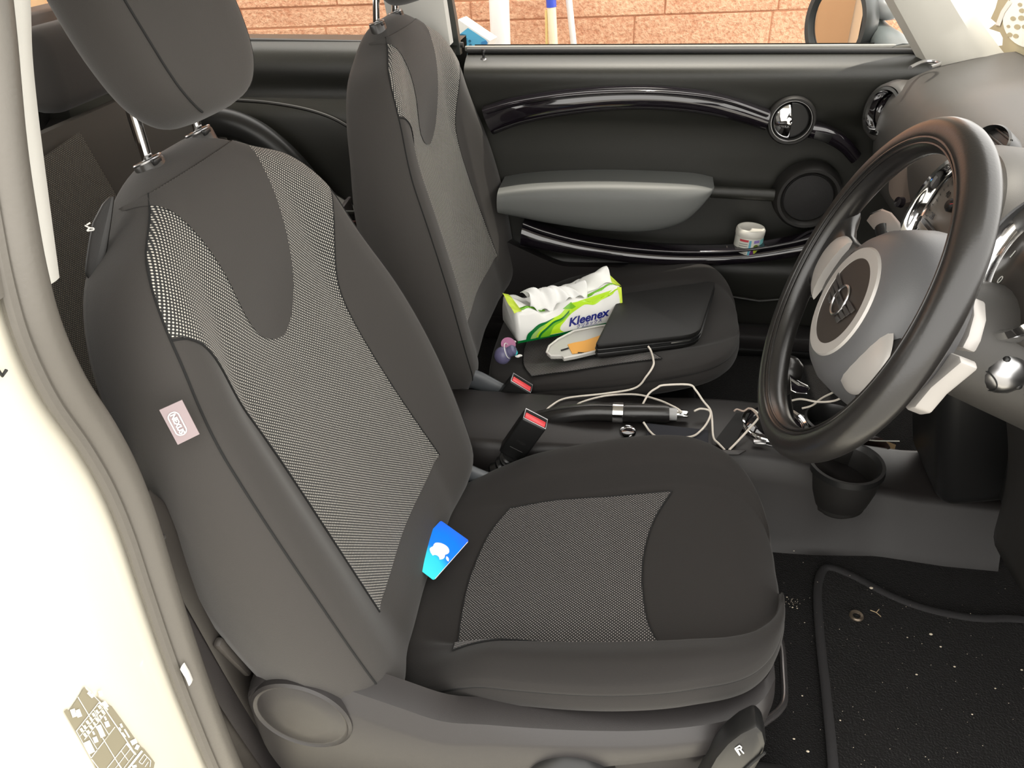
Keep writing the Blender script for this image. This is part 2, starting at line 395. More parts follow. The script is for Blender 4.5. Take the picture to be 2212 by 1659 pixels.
lines = [((400,380),(1200,1700),16),((540,210),(800,470),14),((800,470),(1450,1420),20),((370,1000),(790,470),16),((440,1090),(850,580),12),((520,1150),(900,670),14),
 ((640,1480),(1070,920),16),((480,880),(760,1340),14),((690,620),(960,1060),14),((930,1660),(1280,1220),14),((1080,1660),(1350,1310),12),((1200,1700),(1430,1400),12),((1180,1350),(1310,1530),14),
 ((1300,1680),(1560,1350),40),((650,1500),(800,1700),16),((380,1000),(640,1480),12),((1130,1570),(1220,1700),12),((860,1190),(1070,920),12),((940,1660),(980,1720),10),((780,480),(930,620),24),((1280,1210),(1430,1400),40),((1440,1270),(1500,1300),90)]
g = G()
for a, b, wd in lines: Q = seg(a, b, wd); g.add(Q, [(0,1,2,3)])
obj('table_line', g, OLW, label, smooth=False, recalc=False)
g = G()
for a, b, wd in [((300,600),(350,740),90),((390,610),(440,740),90),((590,290),(680,380),70),((560,1180),(660,1390),120),((770,890),(860,1100),95),((700,1100),(740,1200),80),((910,820),(950,920),80),((670,1000),(700,1060),35),((880,730),(915,800),35),((1170,860),(1200,930),40),((1140,930),(1170,990),40),((1240,960),(1330,1110),30),((1200,1020),(1260,1100),30),((1390,1150),(1430,1230),110),((1380,1640),(1460,1620),50),((800,270),(820,370),70),((860,470),(930,570),80)]:
    g.add(seg(a, b, wd), [(0,1,2,3)])
obj('table_entry', g, OLW, label, smooth=False, recalc=False)
g = G()
for k in range(4):
    for j in range(4):
        cx = 470 + k*108 + (j%2)*62 - (j//2)*0; cy = 975 - k*138 + (j%2)*88
        if j < 2: g.add(seg((cx-22, cy-30), (cx+22, cy+30), 52), [(0,1,2,3)]); g.add(seg((cx+44, cy-95+10), (cx+80, cy-40+10), 44), [(0,1,2,3)])
obj('table_cell', g, mat('label_cell', (.80,.78,.62), .6), label, smooth=False, recalc=False)
g = G()
for a, b in [((1500,1550),(1600,1410)),((1600,1410),(1650,1460)),((1650,1460),(1560,1590)),((1560,1590),(1500,1550)),((1650,1460),(1715,1530)),((1715,1530),(1700,1640)),((1610,1640),(1670,1550))]: g.add(seg(a, b, 14), [(0,1,2,3)])
obj('pictogram', g, OLW, label, smooth=False, recalc=False)

# rubber door seal running down the pillar jamb
path = crv([at(x, y, X=XP+.008) for x, y in [(-48,-120),(-26,60),(-2,300),(24,470),(50,600),(84,715),(138,830),(205,930),(255,1020),(296,1120),(335,1240),(378,1370),(425,1500),(490,1659),(560,1800)]], 8)
g = G(); g.tube(path, lambda t: .0158, 16, sq=(1.0, 1.1))
seal = struct(obj('trim_3', g, RUB), 'grey rubber weather seal along the driver door opening', 'door seal')
g = G(); g.tube([p + V(.001, -.0175, -.001) for p in path], lambda t: .0062, 8); obj('seal_lip', g, RUB, seal)
g = G(); a = at(400, 1440, X=XP+.024); b = at(418, 1475, X=XP+.024); g.tube([a - V(.003,0,0), lerp(a,b,.5)-V(.002,0,0), b - V(.003,0,0)], .0035, 8, sq=(1.2,.3)); obj('paint_chip', g, WHT, seal)
# outer grey pillar cover left of the seal (top left)
g = G(); rings = []
for i in range(21):
    z = lerp(.775, 1.12, i/20); y = -.357 + .2*(ss(.73,.80,z)*.18) + (z-.76)*.48*(1 if z > .76 else 0)
    rings.append([(XP+.01, y-.02, z), (XP+.012, y-.05, z), (XP-.0, y-.075, z), (XP-.08, y-.08, z), (XP-.08, y-.01, z)])
g.loft(rings); struct(obj('trim_4', g, RUB), 'grey outer cover of the driver side door pillar', 'pillar trim')

# upper pillar trims in light cloth, near and far
def upper_pillar(name, ys, z0, z1, x0, x1, lab):
    g = G(); rings = []
    for i in range(17):
        t = i/16; z = lerp(z0, z1, t); y = ys(z); s = 1 if ys(1) < .3 else -1
        xa = x0; xb = x1
        zz0 = z - (.018*(1-t))
        rings.append([(xb+.004, y-.004*s, z), (xb+.010, y+.006*s, z-.01*(1-t)), (xb+.006, y+.020*s, z-.014*(1-t)), (xb-.02, y+.034*s, zz0), (xa, y+.036*s, zz0), (xa, y, z)])
    g.loft(rings); return struct(obj(name, g, HEADL), lab, 'pillar trim')
LS = crv([at(x, y, X=-.688) for x, y in [(-2,-160),(15,0),(21,116),(29,231),(50,386),(73,540),(84,622)]], 5)
RS = crv([at(x, y, X=-.700) for x, y in [(52,-160),(65,0),(69,116),(81,231),(100,386),(120,540),(127,592)]], 5)
g = G(); rings = []
for a_, b_ in zip(LS, RS):
    m_ = (a_+b_)/2 + V(.006, 0, 0)
    rings.append([a_ + V(-.10,.0,0), a_, lerp(a_,m_,.6)+V(.002,0,0), m_, lerp(b_,m_,.5)+V(.002,0,0), b_, b_ + V(-.10,.01,0)])
g.loft(rings); struct(obj('trim_5', g, HEADL), 'pale upper pillar trim glowing white at the top left', 'pillar trim')
upper_pillar('trim_6', lambda z: .985 - max(0, z-.70)*.35, .715, 1.14, -.78, -.665, 'pale grey upper pillar trim behind the passenger headrest')
# lower interior trim on driver side pillar and rear side
def inner_y(z): return itp([(-.05,-.235),(.10,-.262),(.30,-.285),(.55,-.30),(.74,-.298),(.79,-.285),(1.12,-.14)], z)
g = G(); rings = []
for i in range(41):
    z = lerp(-.02, .775, i/40); y = inner_y(z)
    rings.append([(XP-.004, y-.035, z), (XP+.003, y-.02, z), (XP+.001, y-.006, z), (XP-.014, y+.002, z), (XP-.06, y+.006, z), (-1.75, y+.02, z), (-1.75, y-.05, z), (XP-.02, y-.05, z)])
g.loft(rings); tr = struct(obj('trim_7', g, TRIMB), 'brown grey lower trim beside the driver seat back', 'side trim')
# sill carpet edge strip and little fittings by the sill
g = G(); g.tube(crv([at(x, y, X=-.668) for x, y in [(322,1060),(352,1130),(392,1215),(448,1320),(510,1435),(578,1552),(660,1680)]], 6), lambda t: .010*ss(-.02,.22,t)+.0005, 10, sq=(2.0,.5)); obj('sill_edge', g, mat('dark_sill_trim', (.030,.026,.023), .5), tr)
g = G(); g.box(at(505,1420, X=-.66), (.01,.012,.10), Matrix.Rotation(.3,3,'X'), r=.004); obj('trim_clip', g, TRIMB, tr)

# seat belt on the driver side with stalk and bright fittings
o = thing('seat_belt', at(290, 1000, X=-.675), 'dark seat belt strap with bright clips between pillar and driver seat', 'seat belt')
BELT = mat('belt_webbing', (.030,.026,.026), .6, bump=(900,.4,.0005))
pth = crv([at(x, y, X=-.672) for x, y in [(248,985),(290,1070),(330,1155),(352,1180)]], 6)
g = G(); g.tube(pth, .011, 12, sq=(1.0,.35)); obj('strap', g, BELT, o)
g = G(); g.tube([at(241,998, X=-.664), at(252,990, X=-.664)], .002, 8); obj('clip', g, CHRS, o, label='small bright clip')
g = G(); g.tube([at(328,1168, X=-.664), at(352,1160, X=-.664)], .0035, 10); obj('anchor_bar', g, CHR, o, label='chrome anchor bar')
g = G(); g.box(at(322,1110, X=-.668), (.004,.004,.012), r=.001); obj('guide', g, mat('tan_guide', (.45,.38,.22), .5), o)
g = G(); g.tube(crv([at(x, y, X=-.674) for x, y in [(318,1090),(345,1170),(392,1290),(445,1410),(520,1540),(640,1720)]], 6), lambda t: .012*ss(-.02,.22,t)+.0005, 10, sq=(1.5,.25)); obj('lower_strap', g, BELT, o)

# roof, headers, rear
g = G()
def rf(u, v):
    x = lerp(.20, -1.85, u); y = lerp(-.262, .925, v); return (x, y, 1.145 + .03*math.sin(math.pi*v) - .05*ss(.75,1,u) - .015*ss(.9,1,1-u))
g.grid(rf, 20, 16); struct(obj('ceiling', g, HEADL, solid=.03), 'pale roof lining of the car', 'roof')
g = G(); g.grid(lambda u, v: (lerp(-1.80,-1.62,v), lerp(-.42, 1.12, u), lerp(.10, .78, v)), 8, 8); struct(obj('wall_back', g, PLD, solid=.04), 'dark tailgate lining', 'tailgate')
# ---------------- far side: door card
zprof = [(-.08,.972),(.02,.968),(.10,.964),(.19,.955),(.215,.962),(.235,.985),(.27,.992),(.36,.992),(.45,.990),(.53,.984),(.565,.966),(.60,.958),(.635,.952),(.652,.957),(.664,.972),(.672,.990),(.676,1.005)]
def dy(z): return smooth_itp(zprof, z)
g = G(); zl_ = [lerp(-.08, .676, i/90) for i in range(91)]
def dcard(x0, x1):
    g = G(); g.grid(lambda u, v: (lerp(x0, x1, u), dy(lerp(-.08,.676,v)), lerp(-.08,.676,v) + .006*(lerp(x0,x1,u) < 99)*(-(lerp(x0,x1,u))*.02)), 30, 110); 
    g.grid(lambda u, v: (lerp(x0, x1, u), lerp(1.09, 1.085, v), lerp(-.08,.68,v)), 4, 4)
    g.grid(lambda u, v: (lerp(x0, x1, u), lerp(1.005, 1.09, v), .677 - .02*lerp(x0,x1,u)*.006), 4, 1)
    return g
door = struct(obj('door_1', dcard(-.632, .36), PLDOOR), 'dark passenger door card with oval trim, armrest and pocket', 'door')
g = G(); g.tube([(-.632, 1.004, .682), (.0, 1.004, .680), (.345, 1.004, .678)], .006, 10); obj('window_seal', g, RUBD, door)
g = G(); g.box((-.15, 1.018, .684), (.98, .010, .010), r=.002); obj('sill_strip', g, mat('grey_sill_strip', (.25,.25,.23), .4), door)
# lock pin
c = at(1045, 127, Y=.985)
g = G(); g.lathe([(0,-.02),(.0075,-.02),(.0075,0),(.006,.002),(0,.002)], c, (0,0,1), 16); lk = obj('lock_collar', g, CHRS, door)
g = G(); g.lathe([(0,0),(.0028,0),(.0026,.012),(.0045,.013),(.0045,.018),(.0030,.020),(0,.020)], c, (0,0,1), 14); obj('lock_pin', g, BLK, door)
# oval gloss ring, upper arc
def band(ptsU, ptsL, Yv, m, name, par, bulge=.016, n=10, Yend=None):
    U = crv([at(x, y, Y=Yv) for x, y in ptsU], 10); L = crv([at(x, y, Y=Yv) for x, y in ptsL], 10)
    k = min(len(U), len(L)); rings = []
    for i in range(k):
        a, b = U[i], L[i]; mid = (a+b)/2; h = (a-b)/2; ring = []
        for j in range(n):
            t = math.pi*j/(n-1); ring.append(mid + h*math.cos(t) + V(0, -bulge*abs(math.sin(t))**.8, 0))
        ring.append(b + V(0,.03,0)); ring.append(a + V(0,.03,0)); rings.append(ring)
    g = G(); g.loft(rings); return obj(name, g, m, par)
band([(1042,232),(1100,213),(1200,196),(1320,186),(1440,187),(1560,204),(1664,238)], [(1068,290),(1130,268),(1220,250),(1330,238),(1440,238),(1550,252),(1650,280)], .950, GLOSS, 'pull_handle', door, .022)
band([(1042,236),(1120,216),(1240,199),(1360,193),(1470,197),(1570,212),(1662,243)], [(1050,246),(1125,226),(1243,209),(1362,203),(1472,207),(1568,221),(1658,252)], .928, GLOSS, 'handle_ridge', door, .006)
band([(1758,268),(1790,275),(1830,296),(1860,330)], [(1745,297),(1775,305),(1812,325),(1838,352)], .945, GLOSS, 'switch_panel', door, .012)
P4 = [at(*p, Y=.932) for p in [(1762,283),(1800,292),(1790,310),(1757,300)]]
g = G(); g.prism(P4, (0,.006,0), r=.001); obj('window_switch', g, BLK, door)
band([(1130,482),(1180,500),(1260,520),(1370,536),(1480,543),(1600,540),(1700,525),(1765,508),(1830,470)], [(1125,530),(1180,540),(1260,552),(1370,566),(1480,572),(1600,568),(1700,556),(1770,541),(1840,505)], .915, GLOSS, 'pocket_rim', door, .020)
band([(1130,480),(1180,498),(1260,518),(1370,534),(1480,541),(1600,538),(1700,523),(1765,506)], [(1130,487),(1180,505),(1260,525),(1370,540),(1480,547),(1600,544),(1700,529),(1767,512)], .898, GLOSS, 'rim_ridge', door, .004)
# pocket tray behind the rim
g = G(); g.grid(lambda u, v: (lerp(-.48, .20, u), lerp(.915, .995, v), .248 + .03*(2*u-1)**2), 16, 4); obj('pocket_floor', g, BLKM, door, solid=.004)
# armrest
cu_ = [(-.53,.405,.0),(-.45,.418,.5),(-.30,.427,.9),(-.2,.428,1),(-.12,.420,.95)]
topl = crv([at(x, y, Y=.925) for x, y in [(1080,402),(1130,394),(1200,389),(1310,387),(1420,390),(1500,395),(1543,404)]], 10)
botl = crv([at(x, y, Y=.925) for x, y in [(1080,455),(1140,468),(1200,480),(1300,494),(1400,496),(1480,474),(1541,412)]], 10)
rings = []
for i in range(len(topl)):
    a, b = topl[i], botl[i]; u = i/(len(topl)-1); bul = .052*math.sqrt(max(.001, 1-(max(0,(u-.35))/.65)**3)); ring = []
    mid = (a+b)/2; h = (a-b)/2
    for j in range(14):
        t = math.pi*j/13; ring.append(mid + h*(abs(math.cos(t))**.75*(1 if math.cos(t) > 0 else -1)) + V(0, -bul*(abs(math.sin(t))**.7)*(1-.35*j/13), 0))
    ring.append(V(b.x, .993, b.z)); ring.append(V(a.x, .993, a.z)); rings.append(ring)
g = G(); g.loft(rings); obj('armrest', g, ARM, door)
g = G(); a = at(1536, 414, Y=.955); b = at(1672, 422, Y=.955); g.tube([a, b], .014, 12, sq=(.8,1.0)); obj('armrest_bridge', g, PLDOOR, door)
# round handle with chrome pull
hc = at(1709, 260, Y=.950)
g = G(); g.lathe([(0,-.03),(.050,-.03),(.050,.006),(.047,.011),(.043,.011),(.040,.004),(.038,-.004),(0,-.006)], hc, (0,-1,0), 48); hb = obj('handle_bezel', g, PLD, door)
g = G(); g.lathe([(.0395,.003),(.0405,.0075),(.0425,.0075),(.0435,.003)], hc, (0,-1,0), 48, caps=False); obj('bezel_ring', g, CHRS, hb)
g = G(); rings = []
for j in range(9):
    r = .037*j/8 + .0005
    rings.append([hc + V(r*math.cos(math.radians(100 + 170*k/20)), -.001 - .010*(1-(r/.038)**2), r*math.sin(math.radians(100+170*k/20))) for k in range(21)])
g.loft(rings, False, False, closed=False); obj('door_pull', g, CHR, hb, solid=.002)
g = G(); rings = []
for j in range(9):
    r = .037*j/8 + .0005
    rings.append([hc + V(r*math.cos(math.radians(-90 + 190*k/20)), .002, r*math.sin(math.radians(-90+190*k/20))) for k in range(21)])
g.loft(rings, False, False, closed=False); obj('pull_recess', g, BLK, hb, solid=.001)
# speaker
spc = at(1746, 428, Y=.945)
g = G(); g.lathe([(0,-.03),(.075,-.03),(.072,.0),(.066,.008),(.060,.008),(.055,.002),(.053,-.004),(0,-.004)], spc, (0,-1,0), 56); sp = obj('speaker_ring', g, PLD, door)
g = G(); g.lathe([(0,-.003),(.052,-.003),(.0515,.001),(.045,.0035),(0,.006)], spc, (0,-1,0), 48); obj('speaker_grille', g, mat('speaker_mesh', (.016,.015,.015), .6, bump=(1500,.8,.001)), sp)
# lower groove strip of card
g = G(); g.tube([at(1140,560,Y=.952), at(1400,612,Y=.952), at(1640,650,Y=.952), at(1760,640,Y=.95)], .004, 8); obj('lower_crease', g, PLDOOR, door)
# far sill trims
g = G(); g.box((-.05, .93, .035), (1.3, .07, .05), r=.012); s8 = struct(obj('trim_8', g, PLA), 'grey sill panel beyond the passenger seat', 'sill')
g = G(); g.box((.07, .905, -.005+.02), (1.0, .03, .02), r=.005); obj('sill_step', g, BLK, s8)

# rear side panel (far side)
def rdy(z): return smooth_itp([(-.02,.90),(.20,.90),(.40,.915),(.55,.93),(.60,.955),(.64,.952),(.665,.957),(.69,.975),(.70,1.0)], z)
g = G(); g.grid(lambda u, v: (lerp(-1.80, -.650, u), rdy(lerp(-.02,.70,v)), lerp(-.02,.70,v) + (lerp(-1.8,-.65,u)+.65)*-.012), 24, 80)
g.grid(lambda u, v: (lerp(-1.80,-.65,u), lerp(1.0,1.08,v), .70 + (lerp(-1.8,-.65,u)+.65)*-.012), 4, 1)
g.grid(lambda u, v: (lerp(-1.80,-.65,u), 1.08, lerp(-.02,.70,v)), 4, 1)
rp = struct(obj('trim_9', g, PLDOOR), 'dark rear side panel under the quarter window', 'side trim')
# arch shaped armrest over the rear wheel
arc = crv([at(x, y, Y=.86) for x, y in [(380,265),(440,262),(500,268),(560,295),(615,340),(660,392),(698,450),(720,520),(730,600)]], 8)
g = G(); g.tube(arc, .027, 16, sq=(1.0, 1.2)); obj('wheel_arch_trim', g, mat('smooth_dark_vinyl', (.022,.022,.021), .35), rp)
g = G(); g.tube(crv([at(x, y, Y=.92) for x, y in [(500,216),(580,222),(660,236),(720,256),(765,282)]], 8), .004, 8); obj('panel_crease', g, PLD, rp)
g = G(); g.grid(lambda u, v: (lerp(-1.75,-.70,u), lerp(.86, .93, v), .50 - .35*u**3 + .04*v), 20, 3); obj('rear_armrest', g, PLD, rp, solid=.01)

# windows
def pane(name, pts, lab):
    g = G(); g.add(pts, [tuple(range(len(pts)))]); return struct(obj(name, g, GLASS, smooth=False, recalc=False), lab, 'window')
YT = .87
pane('window_1', [(-.63,1.004,.672),(.34,1.004,.672),(.0,.885,1.12),(-.63,.885,1.12)], 'passenger door window glass')
pane('window_2', [(-1.75,1.0,.70),(-.70,1.0,.70),(-.70,.885,1.12),(-1.6,.885,1.10)], 'rear quarter window glass on the passenger side')
pane('window_3', [(.84,1.02,.675),(.96,.36,.70),(.84,-.32,.675),(.20,-.22,1.13),(.22,.36,1.15),(.20,.91,1.13)], 'windscreen glass')
# large carton standing further back beside the car (seen in the door mirror)
g = G(); g.box((-1.95, 1.30, .28), (.35,.34,1.1), Matrix.Rotation(.15,3,'Z')); cbx = tag(obj('cardboard_box', g, mat('brown_cardboard', (.62,.38,.20), .8, var=.08, vscale=6), smooth=False), 'tall brown cardboard box behind the car, seen only in the door mirror', 'box')
g = G(); g.box((-1.775, 1.33, .28), (.004,.05,1.1), Matrix.Rotation(.15,3,'Z')); obj('tape', g, mat('pale_tape', (.72,.50,.30), .4), cbx)
# B pillar outer black (door frame) far side and window division
g = G(); rings = []
for i in range(13):
    z = lerp(.675, 1.13, i/12); y = 1.0 - (z-.68)*.27; x = -.660 - .014*ss(.7,1.0,z)
    rings.append([(x+.014, y-.008, z), (x+.014, y+.012, z), (x-.035, y+.014, z), (x-.035, y-.004, z)])
g.loft(rings); struct(obj('trim_10', g, mat('grey_black_frame', (.06,.065,.06), .4)), 'dark window frame upright behind the passenger door glass', 'window frame')
g = G(); g.tube([(-1.78,1.003,.708),(-1.2,1.003,.706),(-.64,1.003,.694)], .006, 8); struct(obj('trim_11', g, RUBD), 'black rubber strip under the quarter window', 'window seal')
g = G(); g.tube([(-1.6,.885,1.115),(-.6,.885,1.125),(.14,.885,1.125)], .02, 8); struct(obj('trim_12', g, RUBD), 'roof rail above the far windows', 'roof rail')
g = G(); g.tube([(-1.72,.98,.68),(-1.62,.90,1.12)], .04, 8); struct(obj('trim_13', g, RUBD), 'rear corner pillar on the far side', 'pillar')
# A pillar far side, light trim
def apil(s):
    Yb, Yt = (.985, .895) if s > 0 else (-.275, -.19)
    g = G(); rings = []
    for i in range(25):
        t = i/24; fl = .035*(1-t)**4
        c = V(lerp(.372,-.02,t) + .02*math.sin(math.pi*t)*0, lerp(Yb,Yt,t), lerp(.655,1.13,t))
        rings.append([c + V(-.048,.01*s,-.02), c + V(-.040,-.012*s,-.014), c + V(-.01-.0,-.026*s,0), c + V(.03+fl*.6,-.026*s,.012), c + V(.05+fl,-.006*s,.02), c + V(.05+fl,.02*s,.02), c + V(-.03,.026*s,-.01)])
    g.loft(rings); return g
struct(obj('trim_14', apil(1), mat('light_taupe_pillar', (.60,.58,.52), .75, bump=(1200,.3,.0003))), 'pale windscreen pillar on the passenger side', 'pillar trim')
# bonnet
g = G(); g.grid(lambda u, v: (lerp(.95, 1.9, u), lerp(-.35, 1.07, v), .60 - .12*u**2 + .05*math.sin(math.pi*v)), 10, 10); struct(obj('bonnet', g, PAINT, solid=.01), 'cream bonnet beyond the windscreen', 'bonnet')
# windscreen sticker in the far corner
stk = at(2180, 60, Y=.80)
BRN = mat('olive_sticker', (.42,.38,.25), .6)
def sp_(x, y, e=0): return at(x, y, X=.47 - e)
stp = [(2155,0),(2150,18),(2140,40),(2152,50),(2136,62),(2160,70),(2166,82),(2165,98),(2143,100),(2137,129),(2300,122),(2330,60),(2300,-60),(2180,-60)]
g = G(); g.prism([sp_(*p) for p in stp], (.0008,0,0)); st = tag(obj('windscreen_sticker', g, BRN, smooth=False), 'olive and white inspection sticker inside the windscreen corner', 'sticker')
g = G(); cc = (2228, 42)
g.add([sp_(cc[0]+62*math.cos(2*math.pi*k/40), cc[1]+62*math.sin(2*math.pi*k/40), .001) for k in range(40)], [tuple(range(40))]); obj('white_disc', g, mat('sticker_white', (.9,.9,.84), .6), st, smooth=False, recalc=False)
for k, (x, y, r) in enumerate([(2188,40,6),(2206,39,7),(2197,58,7),(2213,58,6),(2203,10,5),(2178,57,4),(2181,75,6),(2194,78,6),(2207,23,6)]):
    g = G(); g.add([sp_(x+r*math.cos(2*math.pi*j/14), y+r*.8*math.sin(2*math.pi*j/14), .002) for j in range(14)], [tuple(range(14))]); obj('sticker_dot', g, BRN, st, smooth=False, recalc=False)
g = G(); g.add([sp_(x, y, .002) for x, y in [(2150,54),(2160,56),(2170,28),(2186,6),(2178,0),(2162,24)]], [(0,1,2,3,4,5)]); obj('white_band', g, WHT, st, smooth=False, recalc=False)
# ================================================================== SEATS
HW = [(-.06,.242),(0.0,.264),(.08,.274),(.18,.277),(.28,.272),(.36,.260),(.44,.238),(.50,.217),(.55,.177),(.580,.122),(.600,.090),(.612,.066),(.620,.042)]
WB = [(-.06,-.11),(0,-.12),(.2,-.115),(.35,-.098),(.45,-.074),(.55,-.055),(.64,-.045)]
def wcen(v): return .034*ss(.36,.55,v)
def wmid(v): return (wcen(v) + smooth_itp(WB, v))/2
def hw(v): return smooth_itp(HW, v)
AMP = [(-.06,.014),(.04,.028),(.20,.042),(.36,.040),(.46,.022),(.53,.008),(.60,.0),(.64,0)]
def front(s, v):
    s = abs(s); a = smooth_itp(AMP, v)
    w = a*ss(.48,.80,s) - .008*(1-ss(0,.5,s))*(1-ss(.4,.5,v))
    if s > .84: t = (s-.84)/.16; w -= (a+.034)*(1-math.sqrt(max(0,1-t*t)))
    w += wcen(v) - .014*ss(.45,.60,v)*s*s
    return w
def tk(v):
    if v > .555: return math.sqrt(max(.0, 1-((v-.555)/.0662)**2))
    if v < .0: return math.sqrt(max(.0, 1-((-v)/.065)**2))*.9+.1
    return 1
class SeatFrame:
    def __init__(s, bx, by, bz, ang, dx, mir): 
        s.B = V(bx, by, bz); s.u = V(-math.sin(ang),0,math.cos(ang)); s.n = V(math.cos(ang),0,math.sin(ang)); s.dx = dx; s.by = by; s.mir = mir; s.ky = (1.0, 0.0) if mir > 0 else (1.10, .014); s.cy = by + (.020 if mir > 0 else 0)
    def P(s, y, v, w): return s.B + V(0,y*s.ky[0]+s.ky[1],0) + s.u*(v) + s.n*w
    def F(s, y, v, off=0):
        h = hw(v); w = front(y/h if h > 0 else 0, v); k = tk(v); m = wmid(v); w = m + (w-m)*k
        return s.P(y, v, w+off)
    # cushion: local x along car, y lateral
    def top(s, x, y):
        zc = smooth_itp([(-.52,.150),(-.46,.152),(-.40,.162),(-.30,.186),(-.18,.214),(-.10,.228),(-.05,.232),(-.01,.225)], x)
        h = smooth_itp(CH, x); q = abs(y)/max(h,.05)
        return zc + ((.080 if y < 0 else .028) if s.mir > 0 else .020)*(.55*ss(.58,.72,q)+.45*ss(.62,.90,q))*ss(-.52,-.36,x)*(1-.35*ss(-.14,-.03,x)) - .005*(1-ss(0,.5,q))
CH = [(-.52,.17),(-.48,.205),(-.40,.235),(-.30,.250),(-.20,.256),(-.12,.250),(-.07,.225),(-.04,.185),(-.02,.13),(-.012,.06)]
OUT = []   # cushion outline
def cushion_outline():
    pts = [(-.012,0),(-.016,.07),(-.026,.13),(-.048,.185),(-.085,.225),(-.14,.249),(-.22,.256),(-.32,.248),(-.41,.232),(-.475,.208),(-.515,.16),(-.525,.08),(-.528,0)]
    full = pts + [(x,-y) for x, y in pts[-2:0:-1]]
    return [(p.x, p.y) for p in crv([(x,y,0) for x, y in full], 8, True)]
def make_seat(name, loc, label, SF, group, near):
    t = thing(name, loc, label, 'car seat', group); M = SF
    # backrest body
    rings = []
    vs = [lerp(-.064, 0, i/6) for i in range(6)] + [lerp(0,.555,i/72) for i in range(72)] + [.555 + .0657*math.sin(i/14*math.pi/2) for i in range(15)]
    for v in vs:
        h = hw(v); ring = []; k = tk(v)
        for i in range(73):
            s = math.sin((i/72-.5)*math.pi)*.55 + (i/36-1)*.45
            ring.append(M.F(s*h, v))
        wb = smooth_itp(WB, v); m = wmid(v)
        for s, q in [(.985,.55),(.975,.30),(.945,.14),(.86,.04),(.6,.0),(.2,-.02),(-.2,-.02),(-.6,.0),(-.86,.04),(-.945,.14),(-.975,.30),(-.985,.55)]:
            ring.append(M.P(s*h, v, m + (wb*(1-q) - m)*k if q < .5 else m + (wb*.45 - m)*k))
        rings.append(ring)
    g = G(); g.loft(rings); back = obj('backrest', g, FAB, t, smooth='all')
    # dotted mesh panel
    YO = [(.05,.155),(.12,.149),(.20,.143),(.30,.139),(.36,.143),(.42,.158),(.462,.176),(.485,.197)]
    def yo(v): return smooth_itp(YO, v) if v < .485 else .905*hw(v)
    g = G(); g.grid(lambda u, q: M.F((2*u-1)*yo(lerp(.055,.596,q)), lerp(.055,.596,q), .0016), 90, 150, lambda u, q: ((2*u-1)*yo(lerp(.055,.596,q)), lerp(.055,.596,q)))
    obj('mesh_panel', g, MESHB, back, smooth='all', label='dotted grey mesh fabric panel')
    YU = [(.382,.004),(.388,.022),(.400,.040),(.42,.056),(.45,.067),(.51,.078),(.57,.092),(.596,.106)]
    g = G(); g.grid(lambda u, q: M.F((2*u-1)*smooth_itp(YU, lerp(.382,.596,q)), lerp(.382,.596,q), .0030), 40, 70)
    obj('centre_panel', g, FAB, back, smooth='all', label='plain U shaped fabric panel')
    for s in (-1, 1):
        g = G(); g.tube([M.F(s*.905*hw(v), v, .0003) for v in [lerp(-.04,.596,i/80) for i in range(81)]], .0013, 6); obj('seam', g, SEAM, back)
        g = G(); g.tube([M.F(s*yo(v), v, .0012) for v in [lerp(.055,.485,i/60) for i in range(61)]], .0011, 6); obj('panel_seam', g, SEAM, back)
    # headrest
    hr = []
    HP = [(0,.02,.02),(.004,.050,.032),(.016,.074,.042),(.040,.093,.049),(.080,.103,.053),(.125,.106,.053),(.165,.101,.051),(.190,.086,.043),(.204,.060,.030),(.209,.02,.01)]
    for q in [i/40 for i in range(41)]:
        hh = .209*(1-math.cos(q*math.pi))/2
        a = smooth_itp([(p[0],p[1]) for p in HP], hh); b = smooth_itp([(p[0],p[2]) for p in HP], hh); ring = []
        for k in range(48):
            th = 2*math.pi*k/48; c_, s_ = math.cos(th), math.sin(th); e = 2/2.7
            ring.append(M.P(.012*M.mir + a*abs(c_)**e*(1 if c_ > 0 else -1), .632 + hh, .060 + b*abs(s_)**e*(1 if s_ > 0 else -1) + .01*hh/.2))
        hr.append(ring)
    g = G(); g.loft(hr); head = obj('headrest', g, FAB, t, smooth='all')
    def hpt(q, th):
        hh = .209*(1-math.cos(q*math.pi))/2
        a = smooth_itp([(p[0],p[1]) for p in HP], hh); b = smooth_itp([(p[0],p[2]) for p in HP], hh); c_, s_ = math.cos(th), math.sin(th); e = 2/2.7
        return M.P(.012*M.mir + a*abs(c_)**e*(1 if c_ > 0 else -1), .632+hh, .060 + b*abs(s_)**e*(1 if s_ > 0 else -1) + .01*hh/.2)
    for sgn in (0, 1):
        g = G(); g.tube([hpt(lerp(.12,.96,i/40), (math.pi*.80 if sgn == 0 else math.pi*.20)) for i in range(41)], .0012, 6); obj('headrest_seam', g, SEAM, head)
    for s in (-1, 1):
        y = s*.052 + .012*M.mir
        g = G(); g.tube([M.P(y, .58, -.018), M.P(y, .72, .036)], .0062, 16); rod = obj('headrest_post', g, CHR, t, label='chrome headrest post')
        g = G(); g.lathe([(0,-.010),(.019,-.010),(.0195,.006),(.018,.010),(.012,.0115),(0,.0115)], M.P(y, .611, -.002), M.u, 28, 1.0, .72, xdir=V(0,1,0)); col = obj('post_collar', g, mat_collar, t)
        g = G(); g.lathe([(.0170,.0102),(.0180,.0112),(.0190,.0102),(.0185,.0085)], M.P(y, .611, -.002), M.u, 28, 1.0, .72, xdir=V(0,1,0), caps=False); obj('collar_rim', g, CHRS, col)
        g = G(); g.box(M.P(y-.004, .611+.006, .0105), (.004,.014,.006), r=.001); obj('release_button', g, BLK, col)
    # cushion
    oc = cushion_outline(); rings = []; cx = -.27
